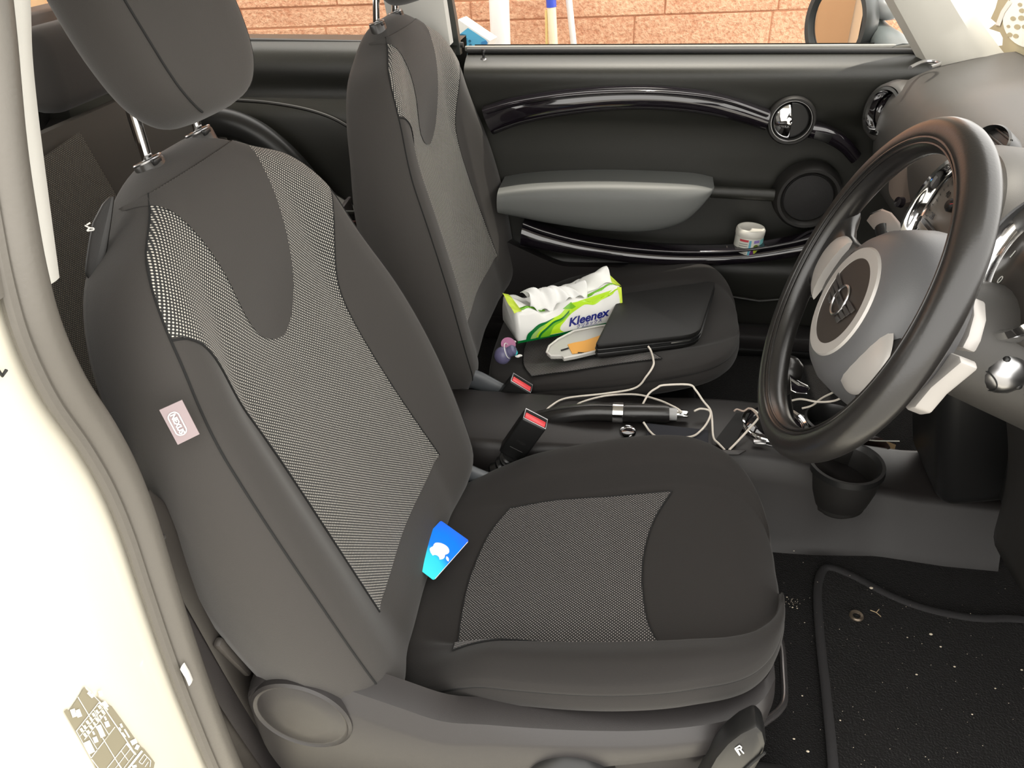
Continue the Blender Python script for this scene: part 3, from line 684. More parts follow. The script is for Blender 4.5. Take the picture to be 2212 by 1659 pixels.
    def cp(rho, x, y):
        X = cx + (x-cx)*rho; Yy = y*rho; z = M.top(X, Yy)
        if rho > .84: q = (rho-.84)/.16; z -= .014*(1-math.sqrt(max(0,1-q*q)))
        return V(X + M.dx, Yy + M.cy, z)
    rh = [.02,.10,.18,.26] + [.32+.0125*i for i in range(50)] + [.95,.96,.97,.98,.985,.99,.995,1.0]
    for r in rh: rings.append([cp(r, x, y) for x, y in oc])
    edge = rings[-1]
    for dz, ex in [(.003,.0015),(.007,.002),(.010,.0),(.013,.002),(.024,.004),(.034,.003),(.042,-.003),(.047,-.016)]:
        ring = []
        for (x, y), e in zip(oc, edge):
            d = V(x-cx, y, 0).normalized(); ring.append(e + d*ex - V(0,0,dz*(.8 if x < -.4 else 1)))
        rings.append(ring)
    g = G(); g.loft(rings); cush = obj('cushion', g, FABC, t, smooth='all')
    g = G(); g.tube([e + V((x-cx),y,0).normalized()*.0008 - V(0,0,.008) for (x, y), e in zip(oc, edge)], .0013, 6, closed=True); obj('cushion_seam', g, SEAM, cush)
    g = G(); g.tube([V(x+M.dx, y+M.by, M.top(x,y)+.0008) for x, y in [(cx+(px_-cx)*.84, py_*.84) for px_, py_ in oc]], .0009, 6, closed=True); 
    # cushion mesh insert, Coons patch
    q = .135 if True else 0
    A, Bc, Cc, D = (-.420,-.168), (-.165,-.136), (-.150,.146), (-.400,.139)   # rear-near, front-near, front-far, rear-far
    e0 = crv([(A[0],A[1],0),(-.33,-.154,0),(-.24,-.144,0),(Bc[0],Bc[1],0)], 10); e1 = crv([(D[0],D[1],0),(-.33,.148,0),(-.24,.145,0),(Cc[0],Cc[1],0)], 10)
    f0 = crv([(A[0],A[1],0),(-.432,-.08,0),(-.436,.0,0),(-.425,.08,0),(D[0],D[1],0)], 8); f1 = crv([(Bc[0],Bc[1],0),(-.183,-.09,0),(-.190,.0,0),(-.178,.08,0),(Cc[0],Cc[1],0)], 8)
    def pick(c_, t_): i = t_*(len(c_)-1); k = min(int(i), len(c_)-2); return c_[k].lerp(c_[k+1], i-k)
    def coons(u, v):
        p = pick(e0,u)*(1-v) + pick(e1,u)*v + pick(f0,v)*(1-u) + pick(f1,v)*u - (V(*A,0)*(1-u)*(1-v) + V(*Bc,0)*u*(1-v) + V(*D,0)*(1-u)*v + V(*Cc,0)*u*v)
        return p
    def ci(u, v):
        p = coons(u, v); y = p.y*M.mir + (-.072 if M.mir < 0 else -.016); p.x -= (.02 if M.mir < 0 else 0); return V(p.x + M.dx, y + M.cy, M.top(p.x, y) + .0026)
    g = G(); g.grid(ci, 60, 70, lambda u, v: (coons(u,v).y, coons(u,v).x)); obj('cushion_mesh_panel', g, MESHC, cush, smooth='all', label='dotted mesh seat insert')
    for fn in (lambda k: ci(k,0), lambda k: ci(k,1), lambda k: ci(0,k), lambda k: ci(1,k)):
        g = G(); g.tube([fn(i/30) for i in range(31)], .0010, 6); obj('panel_seam', g, SEAM, cush)
    # base pan
    g = G(); g.box((M.dx-.29, M.by, .075), (.40, .40, .07), r=.02); base = obj('seat_base', g, BLK, t)
    for s in (-1, 1):
        g = G(); g.box((M.dx-.27, M.by+s*.17, .025), (.56, .035, .035), r=.008); obj('seat_rail', g, BLK, t)
        g = G(); g.prism([V(M.dx-.27, M.by+s*.17-.02, .0), V(M.dx-.30, M.by+s*.17-.02, .0), V(M.dx-.30, M.by+s*.17-.02, .06), V(M.dx-.27, M.by+s*.17-.02, .06)], (0,.04,0)); obj('rail_bracket', g, BLK, t)
    # inboard hinge cover
    s = M.mir
    g = G(); pts = [M.P(s*.232, .10, -.08), M.P(s*.236, .02, -.03)]
    hc0 = V(M.dx-.475, M.by+s*.232, .155)
    g.tube(crv([hc0+V(-.10,0,.03), hc0+V(-.05,0,.015), hc0+V(.0,0,-.008), hc0+V(.07,0,-.030)], 6), lambda q: .026*(1-.45*q), 16, sq=(.5,1.0)); obj('hinge_cover', g, mat('blue_grey_plastic', (.085,.092,.10), .4), t)
    # outboard side trim
    o_ = -s
    st = [  # x, outboard y, z top inner, z ridge, z bottom of band
     (-.648,.262,.196,.188,.150),(-.640,.268,.232,.222,.10),(-.615,.272,.262,.248,.04),(-.585,.274,.272,.254,.02),(-.55,.274,.266,.244,.02),(-.51,.274,.248,.220,.02),
     (-.46,.272,.226,.196,.02),(-.41,.271,.208,.182,.02),(-.36,.268,.208,.186,.04),(-.30,.266,.211,.194,.11),(-.24,.262,.214,.199,.152),(-.18,.255,.217,.203,.168),(-.12,.242,.220,.206,.174),(-.08,.225,.219,.205,.174),(-.05,.201,.224,.210,.178),(-.035,.174,.226,.212,.182)]
    sx = crv([(a, b, c) for a, b, c, d, e in st], 4); sz = crv([(a, d, e) for a, b, c, d, e in st], 4); rings = []
    for p, q_ in zip(sx, sz):
        x = p.x + M.dx; y = o_*p.y + M.by; zt, zr, zb = p.z, q_.y, q_.z
        rings.append([V(x, y - o_*.045, zt+.002), V(x, y - o_*.030, zt+.003), V(x, y - o_*.012, zt-.001), V(x, y - o_*.002, zr+.002), V(x, y, zr-.004), V(x, y+o_*.001, lerp(zr,zb,.5)), V(x, y, zb+.004), V(x, y - o_*.004, zb), V(x, y - o_*.014, zb-.008), V(x, y - o_*.018, .03), V(x, y - o_*.045, .03)])
    g = G(); g.loft(rings); trm = obj('side_cover', g, PLA, t, smooth=24)
    if near:
        dc = at(652, 1546, Y=M.by+o_*.275); ax = V(0, o_, 0)
        g = G(); g.lathe([(.0,-.02),(.060,-.02),(.060,.001),(.0565,.0035),(.0535,.0012),(.0520,.0010),(.050,.0022),(.03,.0030),(0,.0034)], dc, ax, 56, 1.0, 1.02); obj('recliner_disc', g, PLA, trm, label='round cap on the seat side cover')
        kc = at(1232, 1685, Y=M.by+o_*.262)
        g = G(); g.lathe([(0,-.02),(.052,-.02),(.052,.0),(.050,.010),(.044,.017),(.037,.014),(.034,.006),(.02,.004),(0,.003)], kc, ax, 56); obj('adjuster_wheel', g, BLK, t, label='shiny black round adjuster wheel')
        g = G(); g.lathe([(.030,.0042),(.0345,.0062),(.0335,.0085),(.0300,.0052)], kc, ax, 48, caps=False); obj('wheel_groove', g, BLKM, t)
        # height lever marked with an R like symbol
        YL = M.by + o_*.262
        lv = [at(x, y, Y=YL) for x, y in [(1545,1640),(1570,1610),(1598,1588),(1635,1570),(1650,1585),(1656,1610),(1648,1640),(1630,1670),(1600,1720),(1500,1720)]]
        g = G(); g.prism(lv, (0,.03,0), r=.006); lev = obj('height_lever', g, BLK, t, label='glossy black seat lever with a white mark')
        g = G(); g.tube([at(1600,1672,Y=YL-.001), at(1625,1648,Y=YL-.001), at(1652,1626,Y=YL-.001)], .0016, 6); obj('lever_ridge', g, BLKM, lev)
        g = G()
        def zz_(x, y): return (1560 + x/13.825, 1560 + y/13.825)
        for a, b in [((385,790),(520,985)),((385,790),(520,700)),((520,700),(575,750)),((575,750),(560,800)),((450,810),(530,800)),((530,800),(590,870)),((590,870),(640,930)),((450,810),(530,970))]:
            p, q_ = at(*zz_(*a), Y=YL-.0012), at(*zz_(*b), Y=YL-.0012); g.tube([p, q_], .0007, 6)
        obj('lever_mark', g, WHT, lev)
        # towel bar under front edge
        bar = crv([at(x, y, Z=z) for x, y, z in [(1608,1588,.09),(1650,1560,.075),(1684,1532,.065),(1694,1505,.06),(1692,1450,.055),(1688,1400,.055),(1676,1355,.06),(1655,1335,.075)]], 8)
        g = G(); g.tube(bar, .0055, 12); obj('slide_bar', g, mat('dark_steel_bar', (.18,.17,.17), .25, .8), t, label='steel bar under the seat front')
        # shoulder release lever at the rear outer edge
        rl = [(249, 420), (235, 425), (221, 440), (200, 480), (192, 520), (186, 560), (183, 590), (197, 612), (223, 600), (232, 540), (241, 480)]
        P0 = M.P(-.20, .45, -.06); nn = V(.55,-.6,.3).normalized()
        g = G(); g.prism([atp(x, y, P0, nn) for x, y in rl], nn*-.012, r=.003); rlo = obj('release_lever', g, PLD, t, label='dark release lever with a white arrow')
        g = G()
        for a, b in [((183,487),(193,492)),((193,492),(188,499)),((188,499),(202,497)),((187,486),(195,481)),((202,497),(203,493)),((203,493),(193,492))]:
            g.tube([atp(*a, P0+nn*.0012, nn), atp(*b, P0+nn*.0012, nn)], .0007, 6)
        obj('arrow_mark', g, WHT, rlo)
    return t, back, M
mat_collar = mat('collar_plastic', (.03,.028,.026), .3)
SFd = SeatFrame(-.505, -.022, .20, math.radians(21.3), -.008, 1)
SFp = SeatFrame(-.555, .70, .195, math.radians(14.3), -.005, -1)
seat_d, back_d, _ = make_seat('car_seat', (-.27,0,0), 'charcoal driver seat nearest the camera with dotted mesh panels', SFd, None, True)
seat_p, back_p, _ = make_seat('car_seat', (-.27,.70,0), 'charcoal passenger seat behind, holding tissues and a folio', SFp, None, False)
# woven tag on the driver seat side seam
tagp = [(344,886),(393,864),(431,938),(384,961)]
P0 = SFd.F(-.238, .27, 0) + V(0,-.010,0); nn = (SFd.n*.45 + V(0,-1,0)).normalized()
TG = mat('mauve_grey_tag', (.30,.24,.25), .6)
tq = [atp(x, y, P0, nn) for x, y in tagp]
g = G(); g.prism(tq, nn*-.0008); tg = obj('brand_tag', g, TG, back_d, smooth=False, label='small mauve tag with white rounded lettering')
ux = (tq[3]-tq[0]).normalized(); uy = (tq[1]-tq[0]).normalized(); cen = (tq[0]+tq[1]+tq[2]+tq[3])/4 - uy*.0022 + nn*.0006
W_ = (tq[3]-tq[0]).length; H_ = (tq[1]-tq[0]).length
ring = []
for k in range(40):
    th = 2*math.pi*k/40; c_, s_ = math.cos(th), math.sin(th); ring.append(cen + ux*((W_*.19)*(1 if c_ > 0 else -1) + H_*.21*c_) + uy*(H_*.23*s_))
g = G(); g.tube(ring, .0006, 6, closed=True); obj('tag_outline', g, WHT, tg if False else back_d)
g = text_geo('NEXUS', .0066, cen + nn*.0003, ux, uy, .0002, .0003); obj('tag_lettering', g, WHT, back_d, smooth=False)

# rear bench seen between pillar and driver seat
o = thing('rear_seat', (-1.25, .36, .12), 'dark rear bench with faint mesh fabric seen behind the driver seat', 'car seat')
g = G(); rings = []
for i in range(21):
    t_ = i/20; z = lerp(.14,.66,t_); x = -1.10 - .16*t_; th = .10*math.sqrt(max(.02,1-max(0,(t_-.85)/.15)**2))
    rings.append([(x+th*.2, y, z) for y in [lerp(-.27,.90,k/24) for k in range(25)]] + [(x-th, .90, z), (x-th, -.27, z)])
g.loft(rings); rb = obj('backrest', g, mat('rear_fabric', (.045,.04,.033), .85, bump=(900,.5,.0004)), o)
RM = mesh_fabric('rear_mesh_fabric', (.20,.18,.13), (.02,.018,.015))
def rq(u, v): z = lerp(.30,.602,v); t_ = (z-.14)/.52; return (-1.10-.16*t_+.024, lerp(.02,.46,u), z + .05*u*v)
g = G(); g.grid(rq, 30, 30, lambda u, v: (u*.44, v*.30)); obj('mesh_panel', g, RM, rb)
g = G(); g.box((-.98,.32,.14), (.34,1.15,.16), r=.04, seg=4); obj('cushion', g, mat('rear_cushion_fabric', (.04,.037,.033), .85), o)
for y in (.05,.60):
    g = G(); g.box((-1.30, y, .74), (.09,.24,.14), r=.035, seg=4); obj('headrest', g, FAB, o)
# ================================================================== DASHBOARD
dash = thing('dashboard', (.45,.36,.2), 'dark grey dashboard with round pods, vents and chrome rings', 'dashboard')
DP = [(.85,.66),(.60,.685),(.42,.678),(.33,.666),(.275,.648),(.243,.615),(.228,.565),(.232,.50),(.25,.44),(.29,.40),(.36,.37),(.60,.34)]
def dpoint(y, k, n=60):
    p = DPC[k]; x, z = p.x, p.y
    c = ss(.80,.62,y) if False else (1 - ss(.55,.80,y))       # towards the car centre and driver
    up = ss(.45,.68,z)
    x2 = x - .030*c*ss(.40,.60,z)*(1 if x < .5 else .3); z2 = z + .028*c*up*(1-ss(.5,.8,x))
    e = ss(.90,.975,y); x2 += .05*e*(1-ss(.3,.5,x))
    return V(x2, y, z2)
DPC = crv([(a, b, 0) for a, b in DP], 6)
g = G(); rings = []
for i in range(61):
    y = lerp(-.30, .972, i/60); rings.append([dpoint(y, k) for k in range(len(DPC))])
g.loft(rings, True, True, closed=False); obj('dash_body', g, PLDASH, dash, solid=.004)
def pod(c, ax, prof, m, name, par, n=56, **k):
    g = G(); g.lathe(prof, c, ax, n, **k); return obj(name, g, m, par)
# far left vent
vax = V(-.86,-.42,.22).normalized()
vc = at(1906, 240, Y=.900)
vp_ = pod(vc, vax, [(.068,-.08),(.062,-.02),(.053,.0),(.047,.003),(.044,-.004),(.043,-.03),(0,-.032)], PLDASH, 'vent_pod', dash)
pod(vc, vax, [(.043,-.004),(.0455,.0045),(.0395,.0045),(.037,-.010),(.037,-.02)], CHR, 'vent_ring', vp_, caps=False)
pod(vc, vax, [(0,-.026),(.0365,-.026),(.034,-.016),(.030,-.018),(.027,-.022),(.012,-.014),(.008,-.008),(0,-.007)], GLOSS, 'vent_core', vp_)
# defroster trim
g = G(); g.tube(crv([at(x,y,Z=.680) for x,y in [(1966,146),(1992,134),(2018,133),(2030,138),(2010,145)]],6), .0035, 8); obj('defroster_trim', g, CHRS, dash)
# speedometer in the middle
sc_ = V(.166, .268, .600); sax = V(-.955,-.05,.29).normalized()
pod(sc_, sax, [(.124,-.18),(.121,-.06),(.114,-.020),(.105,-.006),(.098,-.004),(.095,-.02),(.0,-.022)], PLDASH, 'speedometer_pod', dash, 72)
spd = pod(sc_, sax, [(.094,-.020),(.100,.004),(.097,.010),(.089,.011),(.083,.004),(.081,-.012)], CHR, 'speedometer_ring', dash, 72, caps=False)
DIAL = mat('dial_face', (.16,.135,.115), .35)
dl = pod(sc_, sax, [(0,-.016),(.085,-.016),(.085,-.012),(0,-.012)], DIAL, 'dial_face', spd, 64)
sx_ = V(0,-1,0); sx_ = (sx_ - sax*sx_.dot(sax)).normalized(); sy_ = sx_.cross(-sax) if False else sax.cross(sx_).normalized()
if sy_.z < 0: sy_ = -sy_
def sp2(a, b, h=-.0105): return sc_ + sx_*a*.77 + sy_*b*.77 + sax*h
g = G()
for k in range(44):
    th = math.radians(-130 + k*260/43); a0, a1 = (.094,.105) if k % 4 == 0 else (.099,.105)
    d = V(math.sin(th), math.cos(th), 0); q = V(d.y, -d.x, 0)*.0008
    g.add([sp2(d.x*a0+q.x, d.y*a0+q.y), sp2(d.x*a1+q.x, d.y*a1+q.y), sp2(d.x*a1-q.x, d.y*a1-q.y), sp2(d.x*a0-q.x, d.y*a0-q.y)], [(0,1,2,3)])
obj('scale_marks', g, BLK, spd, smooth=False, recalc=False)
for k in range(9):
    th = math.radians(-130 + k*260/8); t_ = text_geo(str(k*20), .012, sp2(math.sin(th)*.083, math.cos(th)*.083), sx_, sy_, .0002); obj('dial_number', t_, BLK, spd, smooth=False)
RAD = mat('radio_panel', (.10,.088,.075), .3); RADB = mat('radio_button', (.20,.175,.15), .35)
g = G(); g.box(sp2(0,-.045,-.006), (.002,.002,.002)); 
g = G(); g.prism([sp2(-.085,-.018,-.008), sp2(.085,-.018,-.008), sp2(.070,-.082,-.008), sp2(-.070,-.082,-.008)], sax*.007, r=.002); rad = obj('radio_unit', g, BLK, spd)
for r_ in range(4):
    hh = -.024 - r_*.0155; wd = .080 - r_*.004
    g = G(); g.prism([sp2(-wd,hh,0), sp2(wd,hh,0), sp2(wd-.003,hh-.011,0), sp2(-wd+.003,hh-.011,0)], sax*.0022, r=.0008); obj('radio_key_row', g, RADB, rad)
    g = text_geo(['AM  FM  TONE','CD  MODE  RDS','1  2  3  4  5  6','LOAD  SCAN  MEN'][r_], .007, sp2(0,hh-.0055,.0026), sx_, sy_, .0001); obj('key_lettering', g, BLKM, rad, smooth=False)
g = G(); g.lathe([(0,-.01),(.008,-.01),(.009,.006),(.006,.009),(0,.0095)], sp2(-.030,.030,-.008), sax, 24); obj('dial_hub', g, BLK, spd)
g = G(); nd = [sp2(-.030-.001,.030,.001), sp2(-.030+.001,.030,.001), sp2(.045,.068,.001)]; g.add(nd, [(0,1,2)]); obj('needle', g, RED, spd, smooth=False)
# second oval behind the chrome at left of speedometer (brown panel with a small knob)
pc = V(.245,.470,.62); 
g = G(); g.lathe([(0,-.05),(.062,-.05),(.060,.0),(.055,.006),(0,.008)], V(.212,.555,.575), V(-.9,-.3,.2), 40, .8, 1.1); bp_ = obj('side_panel_oval', g, mat('brown_grey_panel', (.10,.08,.068), .4), dash)
g = G(); g.lathe([(0,.0),(.009,.0),(.008,.008),(0,.009)], at(1948,437,X=.185), V(-.9,-.3,.2), 20); obj('small_knob', g, GLOSS, bp_)
# centre top vents as dark ovals on the pod
g = G(); g.lathe([(0,-.02),(.040,-.02),(.040,.002),(.036,.004),(.034,-.006),(0,-.008)], (at(2112,272,X=.20) + V(.024,0,-.020)), V(-.75,-.1,.62), 40, 1.0, .55, xdir=V(0,1,0)); cv = obj('centre_vent', g, BLK, dash)
for k in range(3):
    c = (at(2112,272,X=.20) + V(.024,0,-.020)) + V(.0,0,.0); g = G(); g.tube([c + V(-.002+.006*k,-.030,-.008+.009*k), c + V(-.002+.006*k,.030,-.008+.009*k)], .0018, 8); obj('vent_slat', g, PLD, cv)
# tachometer on the column
tc_ = V(.150, -.012, .672); tax = V(-.93,-.05,.36).normalized()
pod(tc_, tax, [(.058,-.11),(.074,-.06),(.078,-.02),(.074,-.006),(.068,-.012),(0,-.014)], PLDASH, 'tachometer_pod', dash, 56)
tg_ = pod(tc_, tax, [(.068,-.014),(.0765,-.004),(.0775,.008),(.073,.014),(.066,.008),(.063,-.008)], CHR, 'tachometer_ring', dash, 56, caps=False)
pod(tc_, tax, [(0,-.012),(.066,-.012),(.066,-.008),(0,-.008)], mat('dark_dial_face', (.05,.045,.04), .15), 'dial_face', tg_, 48)
tx_ = (V(0,-1,0) - tax*V(0,-1,0).dot(tax)).normalized(); ty_ = tax.cross(tx_).normalized()
if ty_.z < 0: ty_ = -ty_
for k in range(9):
    th = math.radians(-130 + k*260/8); t_ = text_geo(str(k), .012, tc_ + tx_*math.sin(th)*.050 + ty_*math.cos(th)*.050 - tax*.0072, tx_, ty_, .0002); obj('dial_number', t_, WHT, tg_, smooth=False)
# column shroud, lower cover and knee panel
g = G(); g.tube(crv([V(.050,0,.600),V(.09,0,.590),V(.15,0,.575),V(.24,0,.545),V(.34,0,.50)],6), lambda t: lerp(.050,.095,t), 28, sq=(1.0,.9)); obj('column_shroud', g, PLDASH, dash)
def knee(u, v):
    y = lerp(-.30,.235,u); return V(lerp(.175,.30,v) + .05*ss(.75,1,u)+.03*math.sin(v*3), y, lerp(.555,.225,v) - .05*u*v)
g = G(); g.grid(knee, 30, 24); obj('knee_panel', g, PLD, dash, solid=.012)
g = G(); g.box((.42,-.03,.30), (.16,.52,.30), r=.04, seg=4); obj('lower_dash', g, BLKM, dash)
g = G(); g.tube(crv([at(2084,770,Y=-.04),at(2110,785,Y=-.05),at(2145,806,Y=-.06)],5), .0022, 8); obj('ledge_line', g, mat('ledge_edge', (.35,.33,.28), .3), dash)
# centre stack under the speedometer
def stack(u, v): return V(lerp(.205,.30,v), lerp(.27,.45,u), lerp(.49,.15,v))
g = G(); g.box((.335,.36,.30), (.19,.19,.36), Matrix.Rotation(-.25,3,'Y'), r=.03, seg=4); stk_ = obj('centre_stack', g, BLK, dash)
g = G(); q = [(1708,815),(1730,829),(1748,838),(1743,849),(1722,848),(1708,842)]
qq = [at(x, y, Y=.33) for x, y in q]; g.prism(qq, V(0,.008,0), r=.0015); tgs = obj('toggle_switch', g, GLOSS, stk_)
g = G(); g.tube([p + V(0,-.001,0) for p in qq], .0010, 6, closed=True); obj('toggle_frame', g, CHR, stk_)
# silver knob right of the column
kc = V(.158,-.055,.560); kax = V(-.70,-.45,-.30).normalized(); kc = at(2178, 790, Y=-.05) 
g = G(); g.lathe([(0,-.06),(.034,-.06),(.034,-.006),(.031,.0),(.026,-.002),(.022,-.012),(0,-.014)], kc - kax*.012, kax, 36); kcol = obj('knob_collar', g, BLK, dash)
g = G(); g.lathe([(0,-.012),(.018,-.012),(.0195,-.004),(.0235,.000),(.0245,.008),(.022,.018),(.016,.026),(.008,.030),(0,.031)], kc, kax, 40); kn = obj('silver_knob', g, CHRS, dash, label='silver ball knob with grooves')
kx = kax.orthogonal().normalized(); ky = kax.cross(kx)
for k in range(4):
    th = math.radians(20+90*k); d = kx*math.cos(th) + ky*math.sin(th)
    g = G(); g.ball(kc + d*.0215 + kax*.011, .0042, 10, 8, (1,1,.9)); obj('knob_notch', g, BLK, kn)
g = G(); g.tube([kc + (kx*math.cos(2*math.pi*k/30) + ky*math.sin(2*math.pi*k/30))*.0125 + kax*.0286 for k in range(30)], .0006, 6, closed=True); obj('knob_groove', g, BLKM, kn)

# ================================================================== STEERING WHEEL
W0 = V(0,0,.63); ti = .3668; wn = V(-math.cos(ti),0,math.sin(ti)); wa_ = V(math.sin(ti),0,math.cos(ti)); wy = V(0,1,0)
def wp(y, a, h=0): return W0 + wy*y + wa_*a + wn*h
wheel = thing('steering_wheel', W0, 'black leather steering wheel with silver ringed hub and winged emblem', 'steering wheel')
rings = []
for i in range(160):
    th = 2*math.pi*i/160; ring = []
    for k in range(26):
        ph = 2*math.pi*k/26; rr = .0168*(1 + .06*math.cos(2*ph)); R = .170 + rr*math.cos(ph); h = rr*1.06*math.sin(ph)
        for gp in (1.95,):   # groove beside the front ridge
            pass
        ring.append(wp(R*math.sin(th), R*math.cos(th), h))
    rings.append(ring)
g = G(); g.loft(rings, False, False, True, True); rim = obj('rim', g, LEA, wheel, smooth='all')
for R_, hh, rr in ((.1625,.0152,.0016),(.1575,.0128,.0014)):
    g = G(); g.tube([wp(R_*math.sin(2*math.pi*i/120), R_*math.cos(2*math.pi*i/120), hh) for i in range(120)], rr, 6, closed=True); obj('rim_welt', g, LEA, rim)
g = G()
for i in range(110):
    th = math.radians(18 + i*1.75); R_ = .1538
    a = wp(R_*math.sin(th), R_*math.cos(th), .004); b = wp(R_*math.sin(th+.012), R_*math.cos(th+.012), -.004)
    g.tube([a, b], .0011, 5)
obj('stitching', g, mat('black_thread', (.10,.10,.105), .35), rim)
# hub cover
g = G(); g.lathe([(0,.0215),(.050,.0220),(.064,.0200),(.073,.0150),(.083,.004),(.090,-.012),(.096,-.03),(.098,-.045),(.090,-.055),(0,-.06)], wp(-.030,-.002,.0), wn, 72, 1.0, 1.0); 
hubm = mat('hub_cover_vinyl', (.085,.085,.088), .42, bump=(1300,.35,.0003)); hub = obj('hub_cover', g, hubm, wheel)
ec = wp(-.030,-.002,0)
g = G(); g.lathe([(.0455,.0215),(.0462,.0238),(.0575,.0234),(.0590,.0205)], ec, wn, 64, caps=False); obj('emblem_ring', g, SIL, hub, label='silver ring around the emblem')
g = G(); g.lathe([(0,.020),(.0465,.020),(.0460,.0232),(0,.0245)], ec, wn, 56); disc = obj('emblem_disc', g, mat('warm_black_disc', (.035,.028,.024), .4), hub)
def ep(y, a, h=.026): return ec + wy*(-y*1.2) + wa_*a*1.25 + wn*h      # y to the driver's right
# winged emblem: circle with bars and fan wings
CHE = CHRS
g = G(); g.tube([ep(.0125*math.cos(2*math.pi*k/32), .0125*math.sin(2*math.pi*k/32)) for k in range(32)], .0014, 8, closed=True)
emb = obj('winged_emblem', g, CHE, disc, label='chrome winged emblem')
for s in (-1, 1):
    for k in range(4):
        y0, y1 = .0135, .034 - k*.0035; a0 = .008 - k*.0052; 
        g = G(); g.prism([ep(s*y0, a0, .0255), ep(s*y1, a0+.0015, .0255), ep(s*(y1-.002), a0-.0030, .0255), ep(s*y0, a0-.0030, .0255)], wn*.0012)
        o_ = bpy.data.objects  # keep flat
        E_ = obj('wing_feather', g, CHE, hub)
g = G(); g.prism([ep(-.0125,.0030,.0258), ep(.0125,.0030,.0258), ep(.0125,-.0030,.0258), ep(-.0125,-.0030,.0258)], wn*.0014); obj('emblem_bar', g, CHE, hub)
g = text_geo('MINI', .0060, ep(0,0,.0274), -wy, wa_, .0002, .0001); obj('emblem_lettering', g, BLKM, hub, smooth=False)
# spokes
for s in (-1, 1):
    rings = []
    for y, a0, a1, th_ in [(.075,-.052,.026,.012),(.10,-.052,.020,.012),(.125,-.056,.018,.012),(.145,-.066,.026,.013),(.157,-.056,.038,.014),(.165,-.034,.028,.012)]:
        ring = []
        for k in range(20):
            t = 2*math.pi*k/20; c_, s_ = math.cos(t), math.sin(t)
            ring.append(wp(s*y, (a0+a1)/2 + (a1-a0)/2*abs(c_)**.7*(1 if c_ > 0 else -1), -.010 + th_*abs(s_)**.8*(1 if s_ > 0 else -1)))
        rings.append(ring)
    g = G(); g.loft(rings); spk = obj('spoke', g, LEA, wheel)
    g = G(); rings = []
    for i in range(13):
        t = i/12; y = lerp(.088,.140,t); hwid = .040*math.sqrt(max(0.0,1-(t*.98)**2.2)); cA = -.018; ring = []
        for k in range(16):
            q = 2*math.pi*k/16; ring.append(wp(s*y, cA + hwid*math.cos(q), .001 + (.010*math.sin(q) if math.sin(q) > 0 else .002*math.sin(q))*math.sqrt(max(.05,1-t*t))))
        rings.append(ring)
    g.loft(rings); obj('spoke_cover', g, SIL, spk, label='silver spoke insert')
# stalks behind the wheel
o = thing('indicator_stalk', wp(.17,.03,-.05), 'pale silver paddle stalk left of the wheel hub', 'stalk')
q = [(1869,478),(1880,462),(1900,452),(1920,460),(1938,482),(1941,500),(1915,503),(1885,498)]
P0 = wp(.17,.03,-.045); g = G(); g.prism([atp(x, y, P0, wn) for x, y in q], wn*.010 + V(.012,-.004,.0), r=.003); obj('paddle', g, SIL, o)
g = G(); g.tube([atp(1905,492,P0,wn), wp(.06,.0,-.06)], .008, 12); obj('arm', g, BLK, o)
o = thing('wiper_stalk', wp(-.12,-.0,-.06), 'angular silver stalk end under the right side of the wheel rim', 'stalk')
q = [(1990,765),(2030,752),(2072,768),(2076,782),(2010,838),(1975,880),(1955,884),(1950,872)]
P0 = wp(-.12,0,-.050); g = G(); g.prism([atp(x, y, P0, wn) for x, y in q], -wn*.018, r=.003); obj('paddle', g, SIL, o)
q = [(2060,655),(2102,640),(2104,680),(2092,725),(2078,752),(2030,744),(2020,720)]
P0 = wp(-.115,.0,-.062); g = G(); g.prism([atp(x, y, P0, wn) for x, y in q], -wn*.014, r=.003); obj('shroud', g, SIL, o)

# ================================================================== CENTRE CONSOLE
con = thing('centre_console', (-.1,.36,0), 'dark centre console between the two seats', 'console')
CT = [(-.62,.172),(-.50,.170),(-.30,.174),(-.08,.186),(.0,.186),(.08,.172),(.14,.13),(.26,.11)]
rings = []
for i in range(50):
    x = lerp(-.70, .40, i/49); z = smooth_itp(CT, x) if x > -.62 else .172
    wd = itp([(-.7,.085),(-.10,.085),(.05,.078),(.2,.066),(.4,.075)], x)
    y0, y1 = .36-wd, .36+wd
    rings.append([V(x,y0-.045,.0), V(x,y0-.030,.03), V(x,y0-.010,z-.05), V(x,y0-.002,z-.014), V(x,y0+.004,z-.004), V(x,y0+.014,z), V(x,.36,z-.002), V(x,y1-.014,z), V(x,y1-.004,z-.004), V(x,y1+.002,z-.014), V(x,y1+.010,z-.05), V(x,y1+.030,.03), V(x,y1+.045,.0)])
g = G(); g.loft(rings); cb = obj('console_body', g, mat('console_plastic', (.013,.011,.0105), .45, bump=(1400,.3,.0003)), con)
# shallow blue grey tray lining
g = G(); g.prism([at(x, y, Z=.1885) for x, y in [(1395,915),(1530,930),(1530,970),(1400,965)]], (0,0,.0015), r=.0006); obj('tray_mat', g, mat('navy_tray_mat', (.014,.015,.022), .8), con)
g = G(); g.prism([at(x, y, Z=.19) for x, y in [(1540,974),(1612,975),(1596,984),(1548,984)]], (0,0,.003), r=.001); obj('console_edge', g, PLA, con)
# chrome ring socket by the handbrake
rc = at(1356, 932, Z=.19)
g = G(); g.lathe([(.011,-.006),(.0145,-.003),(.0145,.001),(.0130,.004),(.0110,.001),(.0105,-.006)], rc, (0,0,1), 32, caps=False); obj('socket_ring', g, CHR, con)
g = G(); g.lathe([(0,-.006),(.0115,-.006),(.0105,.000),(0,.001)], rc, (0,0,1), 24); obj('socket_cap', g, GLOSS, con)
